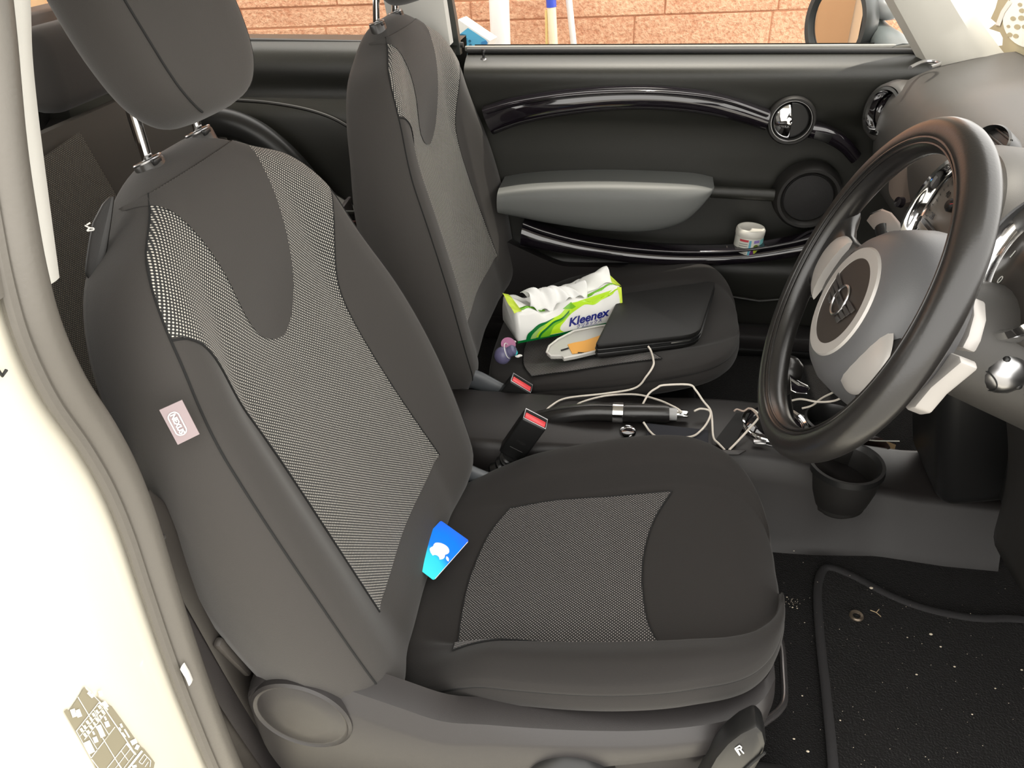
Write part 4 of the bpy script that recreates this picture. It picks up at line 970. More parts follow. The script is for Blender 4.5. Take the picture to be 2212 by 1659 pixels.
# gear lever with chrome ring and boot
gc = at(1672, 917, Z=.190)
g = G(); g.lathe([(.048,-.004),(.050,.004),(.054,.006),(.057,.003),(.058,-.004)], gc, (0,0,1), 56, caps=False); gr = obj('gear_ring', g, CHR, con)
g = G(); g.lathe([(0,-.01),(.048,-.01),(.049,.0),(.040,.004),(.030,.002),(0,.004)], gc, (0,0,1), 48); obj('gear_well', g, GLOSS, gr)
gv = thing('gear_lever', gc, 'black gear lever behind the lower steering wheel rim', 'gear lever')
g = G(); g.lathe([(.034,.0),(.030,.02),(.020,.05),(.013,.07),(0,.072)], gc, (.05,0,1), 28); obj('boot', g, BLK, gv)
g = G(); g.lathe([(0,.07),(.012,.07),(.018,.085),(.024,.105),(.022,.125),(.012,.136),(0,.138)], gc, (.05,0,1), 28); obj('knob', g, LEA, gv)
g = G(); a = at(1640,955,Z=.196); g.box(a, (.020,.012,.006), r=.002); obj('selector_mark', g, CHRS, gr)
# rubber side block in front of the ring
g = G(); g.prism([at(x, y, Z=.192) for x, y in [(1545,952),(1590,893),(1620,893),(1600,935),(1585,968),(1566,972)]], (0,0,.002), r=.0008); obj('side_pad', g, BLKM, con)
# cup holders
def cup(c, r, h, name, lab, par, m=PLD):
    g = G(); g.lathe([(r*.40,-h),(r*.66,-h*.94),(r*.86,-h*.72),(r*.97,-h*.42),(r*1.0,-.012),(r*1.04,-.010),(r*1.05,0),(r*.97,.002),(r*.90,-.006),(r*.86,-.03),(r*.80,-h*.85),(0,-h*.86)], c, (0,0,1), 48)
    o = obj(name, g, m, par, label=lab); return o
cc = at(1828, 1000, Y=.300)
g = None
ch = thing('cup_holder', (cc.x, cc.y, cc.z-.12), 'round black cup holder hanging from the console side', 'cup holder')
cup(cc, .058, .098, 'cup', None, ch)
g = G(); g.lathe([(.0505,-.004),(.0555,.004),(.0610,.004),(.0625,-.006)], cc, (0,0,1), 48, caps=False); obj('rim_band', g, BLK, ch)
g = G(); g.box(cc + V(.0,.060,-.03), (.05,.03,.05), r=.006); obj('mount', g, PLD, ch)
g = G()
for k in range(14): g.ball(cc + V(random.uniform(-.03,.03), random.uniform(-.03,.03), -.0835), .0012, 6, 4)
cr_ = obj('cup_crumb', g, WHT, ch)
c2 = V(.155,.375,.150)
ch2 = thing('cup_holder', c2 - V(0,0,.05), 'dark round cup recess behind the wheel in the console top', 'cup holder')
cup(at(1800, 905, Y=.40), .046, .045, 'cup', None, ch2, BLK)
g = G(); c3 = at(1885, 962, Y=.43); g.lathe([(0,-.04),(.028,-.04),(.030,.0),(.026,.004),(.023,.0),(.022,-.02),(0,-.022)], c3, (0,0,1), 32); tag(obj('power_socket', g, mat('brown_black_socket', (.03,.018,.015), .3)), 'small round dark socket right of the gear ring', 'socket')
# crumpled paper scraps on the floor in front of console
g = G(); c4 = at(1914, 975, Z=.05); g.prism([c4+V(-.012,-.01,0), c4+V(.008,-.012,.004), c4+V(.014,.004,.012), c4+V(-.002,.014,.012), c4+V(-.014,.006,.004)], (.001,-.002,.004)); tag(obj('paper_scrap', g, mat('tan_paper', (.35,.24,.12), .8), smooth=False), 'small tan paper scrap lying beyond the hanging cup holder', 'paper')

# handbrake
hb_ = thing('handbrake', at(1060, 945, Y=.37), 'leather handbrake lever with chrome ring and button', 'handbrake')
hp = lambda x, y: at(x, y, Y=.365)
g = G(); g.tube(crv([hp(1030,975), hp(1075,942), hp(1140,915), hp(1200,899), hp(1270,890), hp(1330,891)], 8), lambda t: lerp(.030,.0165,ss(0,.55,t)), 24, sq=(1.0,1.0)); obj('boot', g, LEA, hb_)
g = G(); g.tube([p + V(0,-.004,.0160) for p in crv([hp(1150,912), hp(1200,898), hp(1270,890), hp(1322,890)], 8)], .0008, 6); obj('boot_stitching', g, SEAM, hb_)
g = G(); g.tube([hp(1324,891), hp(1346,892)], .0185, 28); obj('chrome_collar', g, CHR, hb_, label='chrome collar')
g = G(); g.tube([hp(1344,892), hp(1352,892), hp(1400,893), hp(1436,894), hp(1446,894)], lambda t: .0172 if .02 < t < .9 else .0155, 28); obj('grip', g, LEA, hb_)
g = G(); g.tube([hp(1443,894), hp(1462,895)], .0115, 20); obj('button_sleeve', g, mat('pale_grey_sleeve', (.42,.42,.42), .4), hb_)
g = G(); g.tube([hp(1460,895), hp(1484,896), hp(1487,896)], lambda t: .0085 if t < .9 else .0068, 20); obj('button', g, CHR, hb_, label='chrome release button')

# ================================================================== SEAT BELT BUCKLES
def buckle(top4, base, Yv, lab, slot):
    t_l, t_r = top4; a = (at(*t_l, Y=Yv) + at(*t_r, Y=Yv))/2; b = at(*base, Y=Yv+.005)
    ax = (a-b).normalized(); L = (a-b).length
    sd = (at(*t_r, Y=Yv) - at(*t_l, Y=Yv)); wd = sd.length*1.06; sd = (sd - ax*sd.dot(ax)).normalized(); dn = ax.cross(sd)
    M = Matrix((sd, dn, ax)).transposed()
    t = thing('seat_belt_buckle', b, lab, 'buckle', 'belt buckles beside the console')
    c = a - ax*.045
    g = G(); g.box(c, (wd, .028, .092), M, r=.004, seg=3); obj('buckle_body', g, BLK, t)
    fr = dn if dn.y < 0 else -dn
    g = G(); g.box(a + ax*.0005 + fr*.004, (wd*.84, .013, .006), M, r=.0015); obj('release_button', g, RED, t, label='red release button')
    g = G(); g.box(a + ax*.0012 - fr*.007, (wd*.82, .004, .002), M); obj('tongue_slot', g, BLKM, t)
    g = G(); ring = []
    for sx__, sy__ in [(-1,-1),(1,-1),(1,1),(-1,1)]: ring.append(a + ax*.0012 + sd*(wd*.46*sx__) + dn*(.0125*sy__))
    g.tube(ring, .0011, 6, closed=True); obj('slot_rim', g, CHRS, t)
    if slot:
        g = text_geo('PRESS', .007, c - ax*.004 + fr*.0144, sd if fr.dot(dn) < 0 else sd, ax, .0002); obj('embossed_lettering', g, PLD, t, smooth=False)
        g = G(); g.tube([c - ax*.022 + fr*.0143 - sd*.012, c - ax*.022 + fr*.0143 + sd*.012], .0006, 6); obj('embossed_line', g, PLD, t)
    # corrugated sleeve
    e = b - ax*.01; s0 = a - ax*.090
    pth = crv([s0, lerp(s0, e, .5), e - V(.02,0,.012), e - V(.045,0,.03)], 10); n_ = len(pth)
    g = G(); g.tube(pth, lambda q: .0175 + .0028*math.cos(q*2*math.pi*8) - .003*q, 18, sq=(1.15,.85)); obj('corrugated_sleeve', g, BLK, t)
    return t
buckle(((1132,893),(1180,918)), (1082,1010), .262, 'near seat belt buckle with plain red button beside the driver cushion', True)
buckle(((1103,818),(1150,838)), (1075,890), .452, 'far seat belt buckle with open red slot beside the passenger cushion', False)

# ================================================================== FLOOR MAT, CRUMBS
mt = [(1775,1236),(1795,1226),(1850,1248),(1920,1285),(2000,1315),(2100,1335),(2260,1352),(2500,1500),(2500,1900),(1812,1900),(1800,1659),(1785,1500),(1772,1380),(1766,1280)]
mp = [at(x, y, Z=.012) for x, y in mt]
flo_m = thing('floor_mat', mp[0], 'black carpet floor mat with raised binding in the driver footwell', 'floor mat')
g = G(); g.prism([p - V(0,0,.0105) for p in mp], (0,0,.010)); obj('pile', g, MATM, flo_m)
g = G(); g.tube(crv(mp, 6, True), .0055, 10, closed=True, sq=(1.25,.7)); obj('binding', g, MATE, flo_m)
gm = at(1850, 1330, Z=.013)
g = G(); g.lathe([(.0055,-.001),(.006,.0015),(.0095,.0025),(.011,.0005),(.011,-.001)], gm, (0,0,1), 28, caps=False); obj('eyelet', g, mat('bronze_eyelet', (.20,.16,.12), .35, .7), flo_m)
CRM = mat('pale_crumbs', (.62,.54,.42), .8)
g = G(); rnd = random.Random(3)
spots = [(1882,1270,3.4),(1735,1215,1),(1700,1290,1.6),(1712,1312,1.8),(1722,1314,1.4),(1980,1457,2),(2011,1370,3),(2032,1397,2),(2062,1440,2),(1745,1623,2.6),(1715,1596,2),(1733,1503,1.6),(1815,1556,1.6),(2100,1543,1.6),(1715,1190,1.4),(1920,1155,1.4),(1738,1345,1.2),(1960,1377,1.4),(2207,1447,2),(2150,1487,1.6)]
for x, y, r_ in spots: p = at(x, y, Z=.016); g.ball(p, .00062*r_, 6, 4, (1.5,1,.8))
for k in range(150):
    x = rnd.gauss(1900, 200); y = rnd.uniform(1230, 1659)
    if x < 1690 or x > 2212: continue
    g.ball(at(x, y, Z=.016), rnd.uniform(.0002,.0006), 5, 3, (rnd.uniform(.8,1.8),1,.7))
for k in range(26): g.ball(at(rnd.gauss(1712,14), rnd.gauss(1302,8), Z=.004), rnd.uniform(.0004,.0008), 5, 3)
tag(obj('crumbs', g, CRM, smooth=False), 'pale crumbs and grit scattered over the driver footwell carpet', 'crumbs', kind='stuff')
g = G(); p = [at(x, y, Z=.017) for x, y in [(1880,1318),(1893,1323),(1903,1332)]]; g.tube(p, .0007, 6); g.tube([p[1], at(1899,1316,Z=.018)], .0006, 6); tag(obj('twig', g, mat('dry_twig', (.45,.34,.2), .8)), 'tiny dry forked twig on the floor mat', 'twig')

# ================================================================== THINGS ON THE SEATS
WP = mat('white_glossy_film', (.86,.86,.83), .3); GD = mat('dark_green_print', (.0,.16,.03), .3); GL = mat('lime_print', (.48,.80,.02), .3); GM = mat('mid_green_print', (.17,.50,.02), .3); GY = mat('yellow_green_print', (.68,.86,.08), .3)
GP = mat('pale_green_print', (.35,.55,.16), .3)
TIS = mat('white_tissue', (.88,.88,.86), .9)
NAVY = mat('navy_ink', (.010,.018,.22), .4)
ZP = .205
A0 = at(1117,742,Z=ZP); A1 = at(1330,700,Z=ZP)
px_ = (A1-A0).normalized(); py_ = V(-px_.y, px_.x, 0); pz_ = V(0,0,1); PL = .235
tis = thing('tissue_pack', A0, 'soft white and green tissue pack on the passenger seat', 'tissue pack')
PH, PD = .066, .105
def pk(u, v, w_):   # u length 0..1, v height 0..1, w depth 0..1 ; crumpled pillow
    end = ss(0,.05,u)*ss(0,.06,1-u)
    bul = .006*math.sin(math.pi*v)*(1+.3*math.sin(u*9)) 
    cr = .0035*math.sin(u*17+v*5+w_*3) + .002*math.sin(u*41+w_*9)
    sag = -.016*math.exp(-((u-.30)/.16)**2)*v + .014*ss(.72,1,u)*v
    h = v*PH*(1) + sag + cr*v
    d = w_*PD + (bul*(-1 if w_ < .5 else 1)) + .012*v*(.5-w_)*2
    return A0 + px_*(u*PL) + py_*d + pz_*h
g = G(); rings = []
for i in range(49):
    u = i/48; ring = []
    for v in [k/10 for k in range(10)]: ring.append(pk(u, v, 0))
    for w_ in [k/10 for k in range(10)]: ring.append(pk(u, 1, w_) )
    for v in [1-k/10 for k in range(10)]: ring.append(pk(u, v, 1))
    for w_ in [1-k/10 for k in range(10)]: ring.append(pk(u, 0, w_))
    k_ = .82 if i in (0, 48) else 1
    if k_ < 1:
        c = sum(ring, V(0,0,0))/len(ring); ring = [c + (p-c)*k_ for p in ring]
    rings.append(ring)
g.loft(rings); body = obj('wrapper', g, WP, tis, smooth='all')
def face(poly, m, name, off=.0008, top=False):
    """poly in (u,v) of the front face, triangulated on the curved film"""
    import mathutils
    n = 26; us = [p[0] for p in poly]; vs = [p[1] for p in poly]
    def inside(x, y):
        c = False; j = len(poly)-1
        for i in range(len(poly)):
            xi, yi = poly[i]; xj, yj = poly[j]
            if (yi > y) != (yj > y) and x < (xj-xi)*(y-yi)/(yj-yi)+xi: c = not c
            j = i
        return c
    pts = [mathutils.Vector(p) for p in poly]; base = len(pts); st_ = .018
    x = min(us)
    while x < max(us):
        y = min(vs)
        while y < max(vs):
            if inside(x, y) and min((mathutils.Vector((x,y))-p).length for p in pts[:base]) > .008: pts.append(mathutils.Vector((x, y)))
            y += .05
        x += st_
    r = mathutils.geometry.delaunay_2d_cdt(pts, [(i, (i+1) % base) for i in range(base)], [], 1, 1e-5)
    g = G()
    if top: g.add([pk(p.x, 1, p.y) + pz_*off for p in r[0]], [tuple(f) for f in r[2]])
    else: g.add([pk(p.x, p.y, 0) - py_*off for p in r[0]], [tuple(f) for f in r[2]])
    return obj(name, g, m, body, smooth='all', recalc=False)
def arcp(pts, n=8): return [(p.x, p.y) for p in crv([(a,b,0) for a,b in pts], n)]
face([(0.005,.0),(.995,.0),(.995,.13),(.70,.12),(.4,.09),(.005,.085)], GD, 'bottom_band')
sw = arcp([(.10,.09),(.13,.35),(.20,.55),(.30,.72),(.45,.90),(.60,.985)]) + [(.995,.99),(.995,.90)] + arcp([(.80,.88),(.62,.80),(.50,.66),(.42,.45),(.40,.25),(.44,.10)])
face(sw, GL, 'lime_swoosh', .0007)
face(arcp([(.08,.09),(.10,.34),(.17,.56),(.28,.72),(.36,.78)]) + arcp([(.33,.72),(.24,.58),(.17,.40),(.14,.09)]), GD, 'swoosh_edge', .0011)
face(arcp([(.12,.09),(.14,.30),(.19,.47),(.26,.60)]) + arcp([(.27,.58),(.21,.42),(.18,.25),(.17,.09)]), GP, 'pale_swoosh', .0015)
face(arcp([(.19,.09),(.21,.30),(.27,.50),(.37,.68),(.50,.80)]) + arcp([(.49,.74),(.37,.58),(.28,.38),(.25,.09)]), GD, 'inner_swoosh', .0015)
face(arcp([(.21,.09),(.23,.28),(.29,.46),(.38,.62),(.50,.73)]) + arcp([(.50,.70),(.40,.56),(.33,.40),(.30,.09)]), GM, 'green_swoosh', .0019)
face(arcp([(.44,.97),(.48,.86),(.52,.80)]) + arcp([(.56,.84),(.53,.93),(.52,.985)]), GM, 'swoosh_knot', .0015)
face([(.965,.10),(.995,.10),(.995,.985),(.955,.985)], GY, 'end_seal_print', .0015)
face([(.0,.03),(.97,.03),(.97,.13),(.0,.11)], WP, 'top_white', .0008, True) if False else None
face([(.70,.16),(.965,.13),(.965,.24),(.70,.26)], GM, 'top_stripe', .0010, True)
face([(.955,.0),(.998,.0),(.998,1),(.955,1)], GY, 'top_end_print', .0012, True)
face([(.0,.0),(.07,.0),(.06,1),(.0,1)], GY, 'top_left_print', .0012, True)
face([(.06,.10),(.30,.13),(.30,.22),(.06,.20)], GM, 'left_stripe', .0015, True)
# lettering on the film
ub = lambda u, v: pk(u, v, 0) - py_*.0022
tcn = ub(.66,.42); tdir = (ub(.80,.46) - ub(.52,.40)); tup = pz_ - tdir.normalized()*pz_.dot(tdir.normalized())
tup = (tup + V(0,.0,0)).normalized()
g = text_geo('Kleenex', .0265, tcn, tdir, tup, .0002, .0007, .28); obj('brand_lettering', g, NAVY, tis, smooth=False)
g = text_geo('クリネックス', .0095, ub(.67,.235), tdir, tup, .0002, .0001, .2); obj('kana_lettering', g, NAVY, tis, smooth=False)
g = G(); g.tube([ub(.60,.155), ub(.75,.175)], .0004, 5); obj('small_print_line', g, NAVY, tis)
# tissue coming out of the top
g = G()
def tf(u, v):
    x = lerp(.16,.70,u); w_ = .55 + .12*math.sin(u*7)
    up = .030*math.sin(v*math.pi*.9)*(.7+.5*math.sin(u*5.5+.6)) + .004*math.sin(u*31+v*7)
    return pk(x + .02*math.sin(v*4), 1, lerp(.12,.78,v)) + pz_*(up+.003) - py_*.004*math.sin(u*23)
g.grid(tf, 50, 16); obj('tissue_sheet', g, TIS, tis, smooth='all', solid=.0006)
g = G(); g.grid(lambda u, v: pk(lerp(.70,.96,u), 1, lerp(.30,.9,v)) + pz_*(.002 + .024*math.sin(u*1.5)*ss(0,.4,v)*math.sin(v*2.6)), 20, 10); obj('raised_flap', g, WP, tis, smooth='all', solid=.0005)

# folio
FZ = .217
fq = [at(1286,768,Z=FZ), at(1497,742,Z=FZ+.004), at(1540,650,Z=FZ+.026), at(1532,616,Z=FZ+.03), at(1342,645,Z=FZ+.026)]
FOL = mat('black_folio_leather', (.008,.0075,.007), .5, bump=(300,.3,.0005), spec=.35)
def rpoly(P, rs, z):
    out = []; n = len(P)
    for i in range(n):
        a, b, c = P[i-1], P[i], P[(i+1) % n]; r = rs[i]; p = b + (a-b).normalized()*r; q = b + (c-b).normalized()*r
        for k in range(5): t = k/4; out.append(((1-t)**2)*p + 2*t*(1-t)*b + t*t*q)
    return [o + V(0,0,z) for o in out]
Q = [V(-.302,.482,.222), V(-.100,.512,.235), V(-.078,.700,.238), V(-.268,.690,.225)]
Q = [at(1284,760,Z=.232), at(1508,735,Z=.240), at(1545,618,Z=.250), at(1340,647,Z=.240)]
fol = thing('folio_case', (Q[0]+Q[2])/2, 'black zipped leather folio lying on the passenger seat', 'folio')
rs = [.012,.030,.020,.012]
g = G(); g.prism(rpoly(Q, rs, .004), (0,0,.011), r=.003); obj('top_cover', g, FOL, fol)
g = G(); g.prism(rpoly(Q, rs, -.016), (0,0,.010), r=.003); obj('bottom_cover', g, FOL, fol)
g = G(); g.prism([lerp((Q[0]+Q[2])/2, p, .975) for p in rpoly(Q, rs, -.007)], (0,0,.012)); obj('zip_tape', g, BLKM, fol)
for z_ in (.0035, -.0055):
    g = G(); g.tube(rpoly(Q, rs, z_), .0016, 6, closed=True); obj('zip_piping', g, BLK, fol)
g = G(); g.prism([at(1410,745,Z=.236), at(1447,738,Z=.236), at(1437,728,Z=.240), at(1405,738,Z=.240)], (0,0,.0006)); obj('paper_corner', g, mat('grey_paper', (.35,.37,.35), .6), fol, smooth=False)
g = G(); g.tube([at(1450,741,Z=.238), at(1490,734,Z=.241), at(1508,722,Z=.244)], .0012, 6); obj('page_edge', g, mat('page_edge', (.3,.29,.26), .6), fol)

# white plastic tray with orange card under the folio
TZ = .205
tp = [(1181,768),(1186,755),(1205,740),(1240,722),(1285,713),(1330,706),(1330,757),(1290,765),(1245,776),(1218,781),(1214,776),(1190,776)]
tpp = [at(x, y, Z=TZ) for x, y in tp]
tr_ = thing('plastic_tray', tpp[0], 'pointed white plastic case with an orange insert, partly under the folio', 'plastic case')
g = G(); g.prism(tpp, (0,0,.006), r=.0015); obj('shell', g, mat('off_white_shell', (.55,.54,.50), .4), tr_)
g = G(); g.tube([p + V(0,0,.008) for p in tpp[:6]], .0022, 8); g.tube([p + V(0,0,.008) for p in tpp[6:]+tpp[:1]], .0022, 8); obj('raised_rim', g, mat('white_rim', (.70,.68,.64), .35), tr_)
g = G(); g.prism([at(x, y, Z=TZ+.0065) for x, y in [(1226,745),(1240,741),(1262,737),(1300,724),(1322,722),(1300,756),(1236,765)]], (0,0,.0012)); obj('orange_insert', g, mat('orange_card', (.80,.38,.07), .55), tr_, smooth=False)
g = G(); g.tube([at(1212,757,Z=TZ+.008), at(1228,752,Z=TZ+.008)], .0016, 8); g.box(at(1255,762,Z=TZ+.0085), (.012,.003,.001)); obj('dark_mark', g, BLKM, tr_)

# small charm toy by the passenger backrest
PUR = mat('grey_purple_enamel', (.13,.12,.22), .35); PK = mat('mauve_disc', (.38,.14,.26), .5); CY_ = mat('cyan_bead', (.05,.62,.66), .4)
tb = at(1086, 768, Z=.205)
toy = thing('key_charm', tb, 'small purple ball charm with mauve disc by the passenger backrest', 'charm')
g = G(); g.ball(tb, .0175, 24, 14, (1.0,.95,1.05)); obj('ball', g, PUR, toy)
g = G(); g.tube([tb + V(.010,-.0,.012) + V(.003*math.cos(2*math.pi*k/24), .0145*math.sin(2*math.pi*k/24), 0)*0 + V(.2,0,1).normalized().cross(V(0,1,0))*0 + V(.0155*math.cos(2*math.pi*k/24)*.35, .0155*math.sin(2*math.pi*k/24), -.0145*math.cos(2*math.pi*k/24)) for k in range(24)], .0009, 6, closed=True); obj('collar_ring', g, WHT, toy)
g = G(); g.lathe([(0,.016),(.011,.016),(.011,.026),(.007,.030),(0,.030)], tb, V(.75,.1,.45), 20); obj('neck', g, PUR, toy)
g = G(); g.lathe([(0,-.001),(.015,-.001),(.015,.001),(0,.001)], at(1098,744,Z=.222), V(.3,-.55,.8), 28); obj('disc', g, PK, toy, label='mauve round disc')
g = G(); g.ball(at(1112,762,Z=.212), .0062, 14, 8); obj('bead', g, CY_, toy, label='cyan bead')
g = G()
for x, y in [(1106,748),(1110,738),(1118,770),(1123,768),(1101,752)]: g.ball(at(x, y, Z=.214), .0032, 8, 6, (1.6,.8,.8))
obj('white_tassel', g, WHT, toy)

# gift card tucked at the driver backrest
cz = .181
c1 = at(1013,1168,Z=cz); c2_ = at(937,1254,Z=cz-.006); ld = (c1-c2_); 
ldn = ld.normalized(); sdn = V(-ldn.y, ldn.x, 0).normalized()
if sdn.x > 0: sdn = -sdn
sdn = (sdn + V(0,0,.28)).normalized(); L_ = .0856; S_ = .054
# keep real card size, anchored at the front corner
cn = ldn.cross(sdn).normalized(); cn = cn if cn.z > 0 else -cn
def cardp(a, b, h=0): return c1 - ldn*a - sdn*(-b) + cn*h
def rr_(a0,b0,a1,b1,r,n=5):
    out = []
    for (ca, cb, s0) in [(a1-r,b1-r,0),(a0+r,b1-r,90),(a0+r,b0+r,180),(a1-r,b0+r,270)]:
        for k in range(n+1): th = math.radians(s0+90*k/n); out.append((ca+r*math.cos(th), cb+r*math.sin(th)))
    return out
Lc = ld.length
def card_mat():
    m = mat('blue_cyan_card', (.0,.25,.95), .25); nt = m.node_tree; b = nt.nodes['Principled BSDF']
    uv = nt.nodes.new('ShaderNodeUVMap'); sp = nt.nodes.new('ShaderNodeSeparateXYZ'); nt.links.new(uv.outputs[0], sp.inputs[0])
    q = node_math(nt, 'ADD', sp.outputs[0], node_math(nt, 'MULTIPLY', node_math(nt,'SINE', node_math(nt,'MULTIPLY', sp.outputs[1], 3.1)), .10))
    cr = nt.nodes.new('ShaderNodeValToRGB'); e = cr.color_ramp.elements; e[0].position = .0; e[0].color = (.02,.14,.95,1); e[1].position = 1.0; e[1].color = (.06,.85,.98,1)
    x = e.new(.30); x.color = (.0,.22,1.0,1); x = e.new(.58); x.color = (.01,.24,.95,1); x = e.new(.75); x.color = (.04,.72,.98,1)
    nt.links.new(q, cr.inputs[0]); nt.links.new(cr.outputs[0], b.inputs['Base Color']); return m
g = G(); pl = rr_(0,0,Lc,S_,.003); 
top_ = [cardp(a, b, .0006) for a, b in pl]; bot_ = [cardp(a, b, 0) for a, b in pl]; n_ = len(pl)
g.v = top_ + bot_; g.f = [tuple(range(n_)), tuple(range(n_, 2*n_))[::-1]] + [(i, i+n_, (i+1)%n_+n_, (i+1)%n_) for i in range(n_)]
g.uv = {i: (pl[i % n_][0]/Lc, pl[i % n_][1]/S_) for i in range(2*n_)}
card = obj('gift_card', g, card_mat(), smooth=False); tag(card, 'blue and cyan gift card with white apple logo on the driver cushion', 'card')
# apple mark, drawn upright then turned: up = towards the outer long edge
ap = [(0,.30),(.10,.36),(.24,.38),(.38,.32),(.44,.26)] 
AP = arcp([(.0,.27),(.12,.34),(.27,.34),(.42,.22)],6) + arcp([(.335,.12),(.31,-.02),(.36,-.15),(.47,-.22)],6) + arcp([(.40,-.42),(.26,-.60),(.13,-.61),(.0,-.57),(-.13,-.61),(-.27,-.58),(-.42,-.38),(-.49,-.10),(-.46,.14),(-.33,.31),(-.17,.35),(.0,.27)],6)
LF = arcp([(.0,.38),(.02,.52),(.10,.62),(.20,.66),(.19,.52),(.11,.42),(.0,.38)],5)[:-1]
ac = (Lc*.50, S_*.44)
sc_a = .027
def apx(p): return cardp(ac[0] + p[0]*sc_a, ac[1]*0 + (S_*.37) - p[1]*sc_a, .0009)
import mathutils
def fill(poly, fn, m, name, par):
    r = mathutils.geometry.delaunay_2d_cdt([mathutils.Vector(p) for p in poly], [(i, (i+1) % len(poly)) for i in range(len(poly))], [], 1, 1e-5)
    g = G(); g.add([fn((p.x, p.y)) for p in r[0]], [tuple(f) for f in r[2]]); return obj(name, g, m, par, smooth=False, recalc=False)
WLG = mat('white_print', (.92,.92,.92), .4)
fill(AP, apx, WLG, 'apple_logo', card); fill(LF, apx, WLG, 'apple_leaf', card)
g = G(); g.tube([cardp(0.003,0,.0004), cardp(Lc-.003,0,.0004)], .0005, 6); obj('card_edge', g, WLG, card)

# candy jar in the door pocket
jc = at(1612, 544, Y=.930); jb = V(jc.x, jc.y, .252)
jar = thing('candy_jar', jb, 'small white lidded jar with fruit print in the door pocket', 'jar')
sc__ = .0325; jt = V(.04,0,1).normalized()
g = G(); g.lathe([(0,0),(.0300,0),(.0315,.003),(.0315,.052),(.030,.056),(0,.056)], jb, jt, 40); obj('body', g, mat('jar_white', (.62,.62,.56), .35), jar)
g = G(); g.lathe([(.0318,.054),(.0325,.056),(.0325,.066),(.0300,.070),(.026,.0705),(.024,.069),(0,.0685)], jb, jt, 40); obj('lid', g, mat('jar_lid', (.70,.68,.62), .3), jar)
def jw(t0, t1, z0, z1, m, name, r=.0320, n=6):
    g = G(); g.grid(lambda u, v: jb + jt*lerp(z0,z1,v) + V(r*math.cos(math.radians(lerp(t0,t1,u))), r*math.sin(math.radians(lerp(t0,t1,u))), 0), n, 3); return obj(name, g, m, jar, recalc=False)
def jp(cx, cz, ra, rz, m, name, off=.0324):
    g = G(); P_ = [(cx + ra*math.cos(2*math.pi*k/18), cz + rz*math.sin(2*math.pi*k/18)) for k in range(18)]
    g.add([jb + jt*z + V(off*math.cos(math.radians(a)), off*math.sin(math.radians(a)), 0) for a, z in P_], [tuple(range(18))]); return obj(name, g, m, jar, smooth=False, recalc=False)
jw(-135,-98,.046,.051, mat('jar_red', (.55,.05,.07), .5), 'red_band')
for k in range(7): jw(-136,-100,.040-k*.0052,.0415-k*.0052, mat('jar_text', (.22,.22,.20), .6), 'text_line', .0321)
jw(-95,-86,.006,.050, mat('jar_blue', (.12,.38,.50), .5), 'blue_strip'); jw(-48,-15,.036,.050, mat('jar_teal', (.20,.55,.55), .5), 'teal_patch')
jw(-76,-52,.043,.050, mat('jar_violet', (.30,.22,.55), .5), 'violet_patch')
jp(-66,.036,10,.004, mat('jar_leaf', (.12,.18,.02), .5), 'leaf_print'); jp(-76,.016,11,.013, mat('jar_grape', (.10,.02,.12), .4), 'grape_print'); jp(-58,.010,9,.009, mat('jar_grape_light', (.30,.12,.30), .4), 'small_grape_print', .0327)
jp(-66,.026,8,.0085, mat('jar_lime', (.50,.58,.05), .4), 'lime_print', .0330); jp(-40,.022,9,.016, mat('jar_orange', (.75,.38,.02), .4), 'orange_print', .0327); jp(-25,.015,8,.012, mat('jar_yellow', (.70,.50,.08), .4), 'yellow_print', .0330)
g = G(); q = [(1555,542),(1570,535),(1600,536),(1625,540),(1600,546),(1560,546)]; g.prism([at(x, y, Y=.91) for x, y in q], (0,.012,0), r=.001); tag(obj('foil_wrapper', g, mat('foil', (.45,.40,.34), .3, .6)), 'crumpled foil scrap beside the candy jar in the door pocket', 'wrapper')

# phone and orange pouch on the rear floor, seen between the seats
P0 = V(-.62,.50,.22)
fp = [at(x, y, X=-.86) for x, y in [(722,462),(727,457),(770,456),(771,465),(740,467),(760,520),(745,520)]]
o = thing('phone_case', at(745,462,X=-.86), 'silver edged clear case standing between the two seats', 'case')
g = G(); g.box(at(752,485,X=-.87), (.010,.075,.10), Matrix.Rotation(.1,3,'X'), r=.003); obj('panel', g, mat('clear_grey_panel', (.10,.09,.09), .2), o)
g = G(); g.tube(crv([at(724,475,X=-.86), at(724,462,X=-.86), at(732,459,X=-.86), at(770,459,X=-.86)],4), .0045, 10); obj('silver_edge', g, mat('brushed_edge', (.45,.45,.42), .35, .5), o)
g = G(); g.tube([at(745,478,X=-.855), at(748,500,X=-.855)], .002, 8); obj('edge_strip', g, mat('grey_strip', (.3,.27,.25), .5), o)
o = thing('snack_pouch', at(775,510,X=-.80), 'dark red and orange pouch behind the passenger backrest', 'pouch')
g = G(); g.prism([at(x, y, X=-.83) for x, y in [(750,482),(773,476),(778,500),(784,520),(786,560),(745,560),(740,500)]], (-.02,0,0), r=.003); obj('bag', g, mat('maroon_film', (.10,.035,.03), .35), o)
g = G(); g.ball(at(776,509,X=-.822), .008, 12, 8, (.4,1,1)); obj('orange_spot', g, mat('orange_spot', (.50,.22,.04), .5), o)

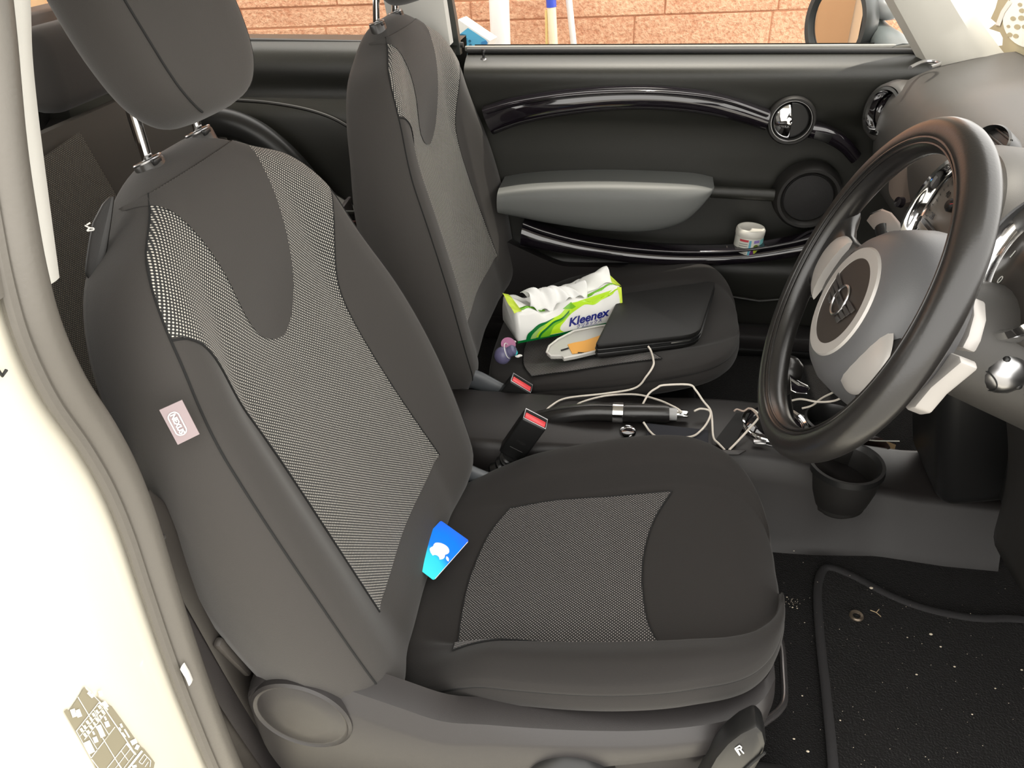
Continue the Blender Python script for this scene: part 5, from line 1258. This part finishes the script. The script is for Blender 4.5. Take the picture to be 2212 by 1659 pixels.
# ================================================================== CABLES
def cable(pts, lab, r=.0019, name='cable', m=CABLE):
    P_ = [at(p[0], p[1], Y=p[3]) if len(p) == 4 else at(p[0], p[1], Z=p[2]) for p in pts]
    g = G(); g.tube(crv(P_, 8), r, 10); return tag(obj(name, g, m), lab, 'cable', 'white charging cables')
cable([(1400,748,.240),(1406,758,.236),(1411,775,0,.472),(1411,790,0,.448),(1397,812,0,.436),(1372,838,0,.433),(1309,850,0,.430),(1224,860,0,.420),(1190,877,.176),(1175,892,.170)], 'white cable falling from under the folio towards the handbrake')
cable([(1240,882,.170),(1256,869,.178),(1309,855,.184),(1372,852,.188),(1419,863,.194),(1450,876,.200),(1469,887,.204),(1480,902,.19)], 'white cable running along behind the handbrake grip')
cable([(1380,890,.19),(1389,872,.20),(1402,850,.212),(1419,838,.220),(1434,832,.224),(1488,831,.226),(1503,843,.222),(1519,866,.212),(1534,885,.204),(1538,905,.199),(1541,944,.194),(1552,958,.193),(1566,972,.192)], 'white cable looping high past the handbrake button and down to the console edge')
cable([(1390,912,.196),(1394,918,.194),(1404,932,.193),(1419,943,.192),(1450,946,.192),(1494,943,.192),(1514,930,.195),(1527,914,.198),(1535,895,.204),(1530,886,.204),(1513,883,.203),(1500,888,.202)], 'white cable curling in a small loop on the console tray')
cable([(1575,972,.193),(1590,957,.195),(1615,930,.200),(1638,903,.205),(1636,892,.207),(1625,884,.208),(1616,882,.208)], 'white cable rising from the console edge to the gear ring')
cable([(1640,905,.206),(1630,890,.209),(1618,882,.210),(1606,888,.208),(1592,884,.207),(1586,888,.206)], 'twisted brownish cable end beside the gear ring', .0016, m=mat('dull_cable', (.42,.33,.28), .5))
cable([(1702,868,.205),(1729,862,.206),(1766,868,.206),(1801,866,.206),(1826,855,.206)], 'white cable seen through the lower steering wheel, front strand')
cable([(1733,882,.200),(1754,876,.200),(1774,861,.200),(1795,850,.200),(1816,840,.200)], 'tan looking cable crossing behind the steering wheel strand', .0018)
g = G(); g.tube(crv([at(1868,949,Y=.40), at(1890,952,Y=.40), at(1943,953,Y=.40)], 4), .0011, 8); tag(obj('cable', g, mat('thin_grey_cable', (.42,.42,.38), .4)), 'thin grey wire to the right of the wheel rim', 'cable')

# ================================================================== DOOR MIRROR (outside)
mr = thing('door_mirror', at(1850, 110, Y=1.15), 'round door mirror outside the passenger window', 'mirror')
mc_ = at(1806, 50, Y=1.16)
md_ = V(-.80,-.60,.02).normalized()
g = G(); g.lathe([(.0,-.075),(.045,-.070),(.070,-.050),(.083,-.02),(.086,.0),(.084,.006),(.074,.006),(.068,-.004),(.067,-.012),(0,-.013)], mc_, md_, 56, 1.0, 1.12, xdir=V(0,1,0)); obj('housing', g, mat('mirror_housing', (.045,.05,.05), .35), mr)
g = G(); g.lathe([(0,-.009),(.066,-.009),(.066,-.007),(0,-.007)], mc_, V(-.78,-.62,.0), 56, 1.0, 1.12, xdir=V(0,1,0)); obj('mirror_glass', g, MIRR, mr)
g = G(); g.tube(crv([mc_+V(.075,.05,-.02), at(1895,85,Y=1.19), at(1930,108,Y=1.08), at(1950,130,Y=1.02)], 6), lambda t: lerp(.045,.040,t), 20, sq=(1.0,.8)); obj('mirror_foot', g, mat('mirror_foot', (.10,.115,.115), .4), mr)
g = G(); c = at(1925, -2, Y=1.20); g.ball(c, .05, 28, 16, (1.15,1.0,.85)); obj('mirror_cap', g, mat('pale_silver_cap', (.70,.72,.74), .2, .3, coat=1.0), mr)
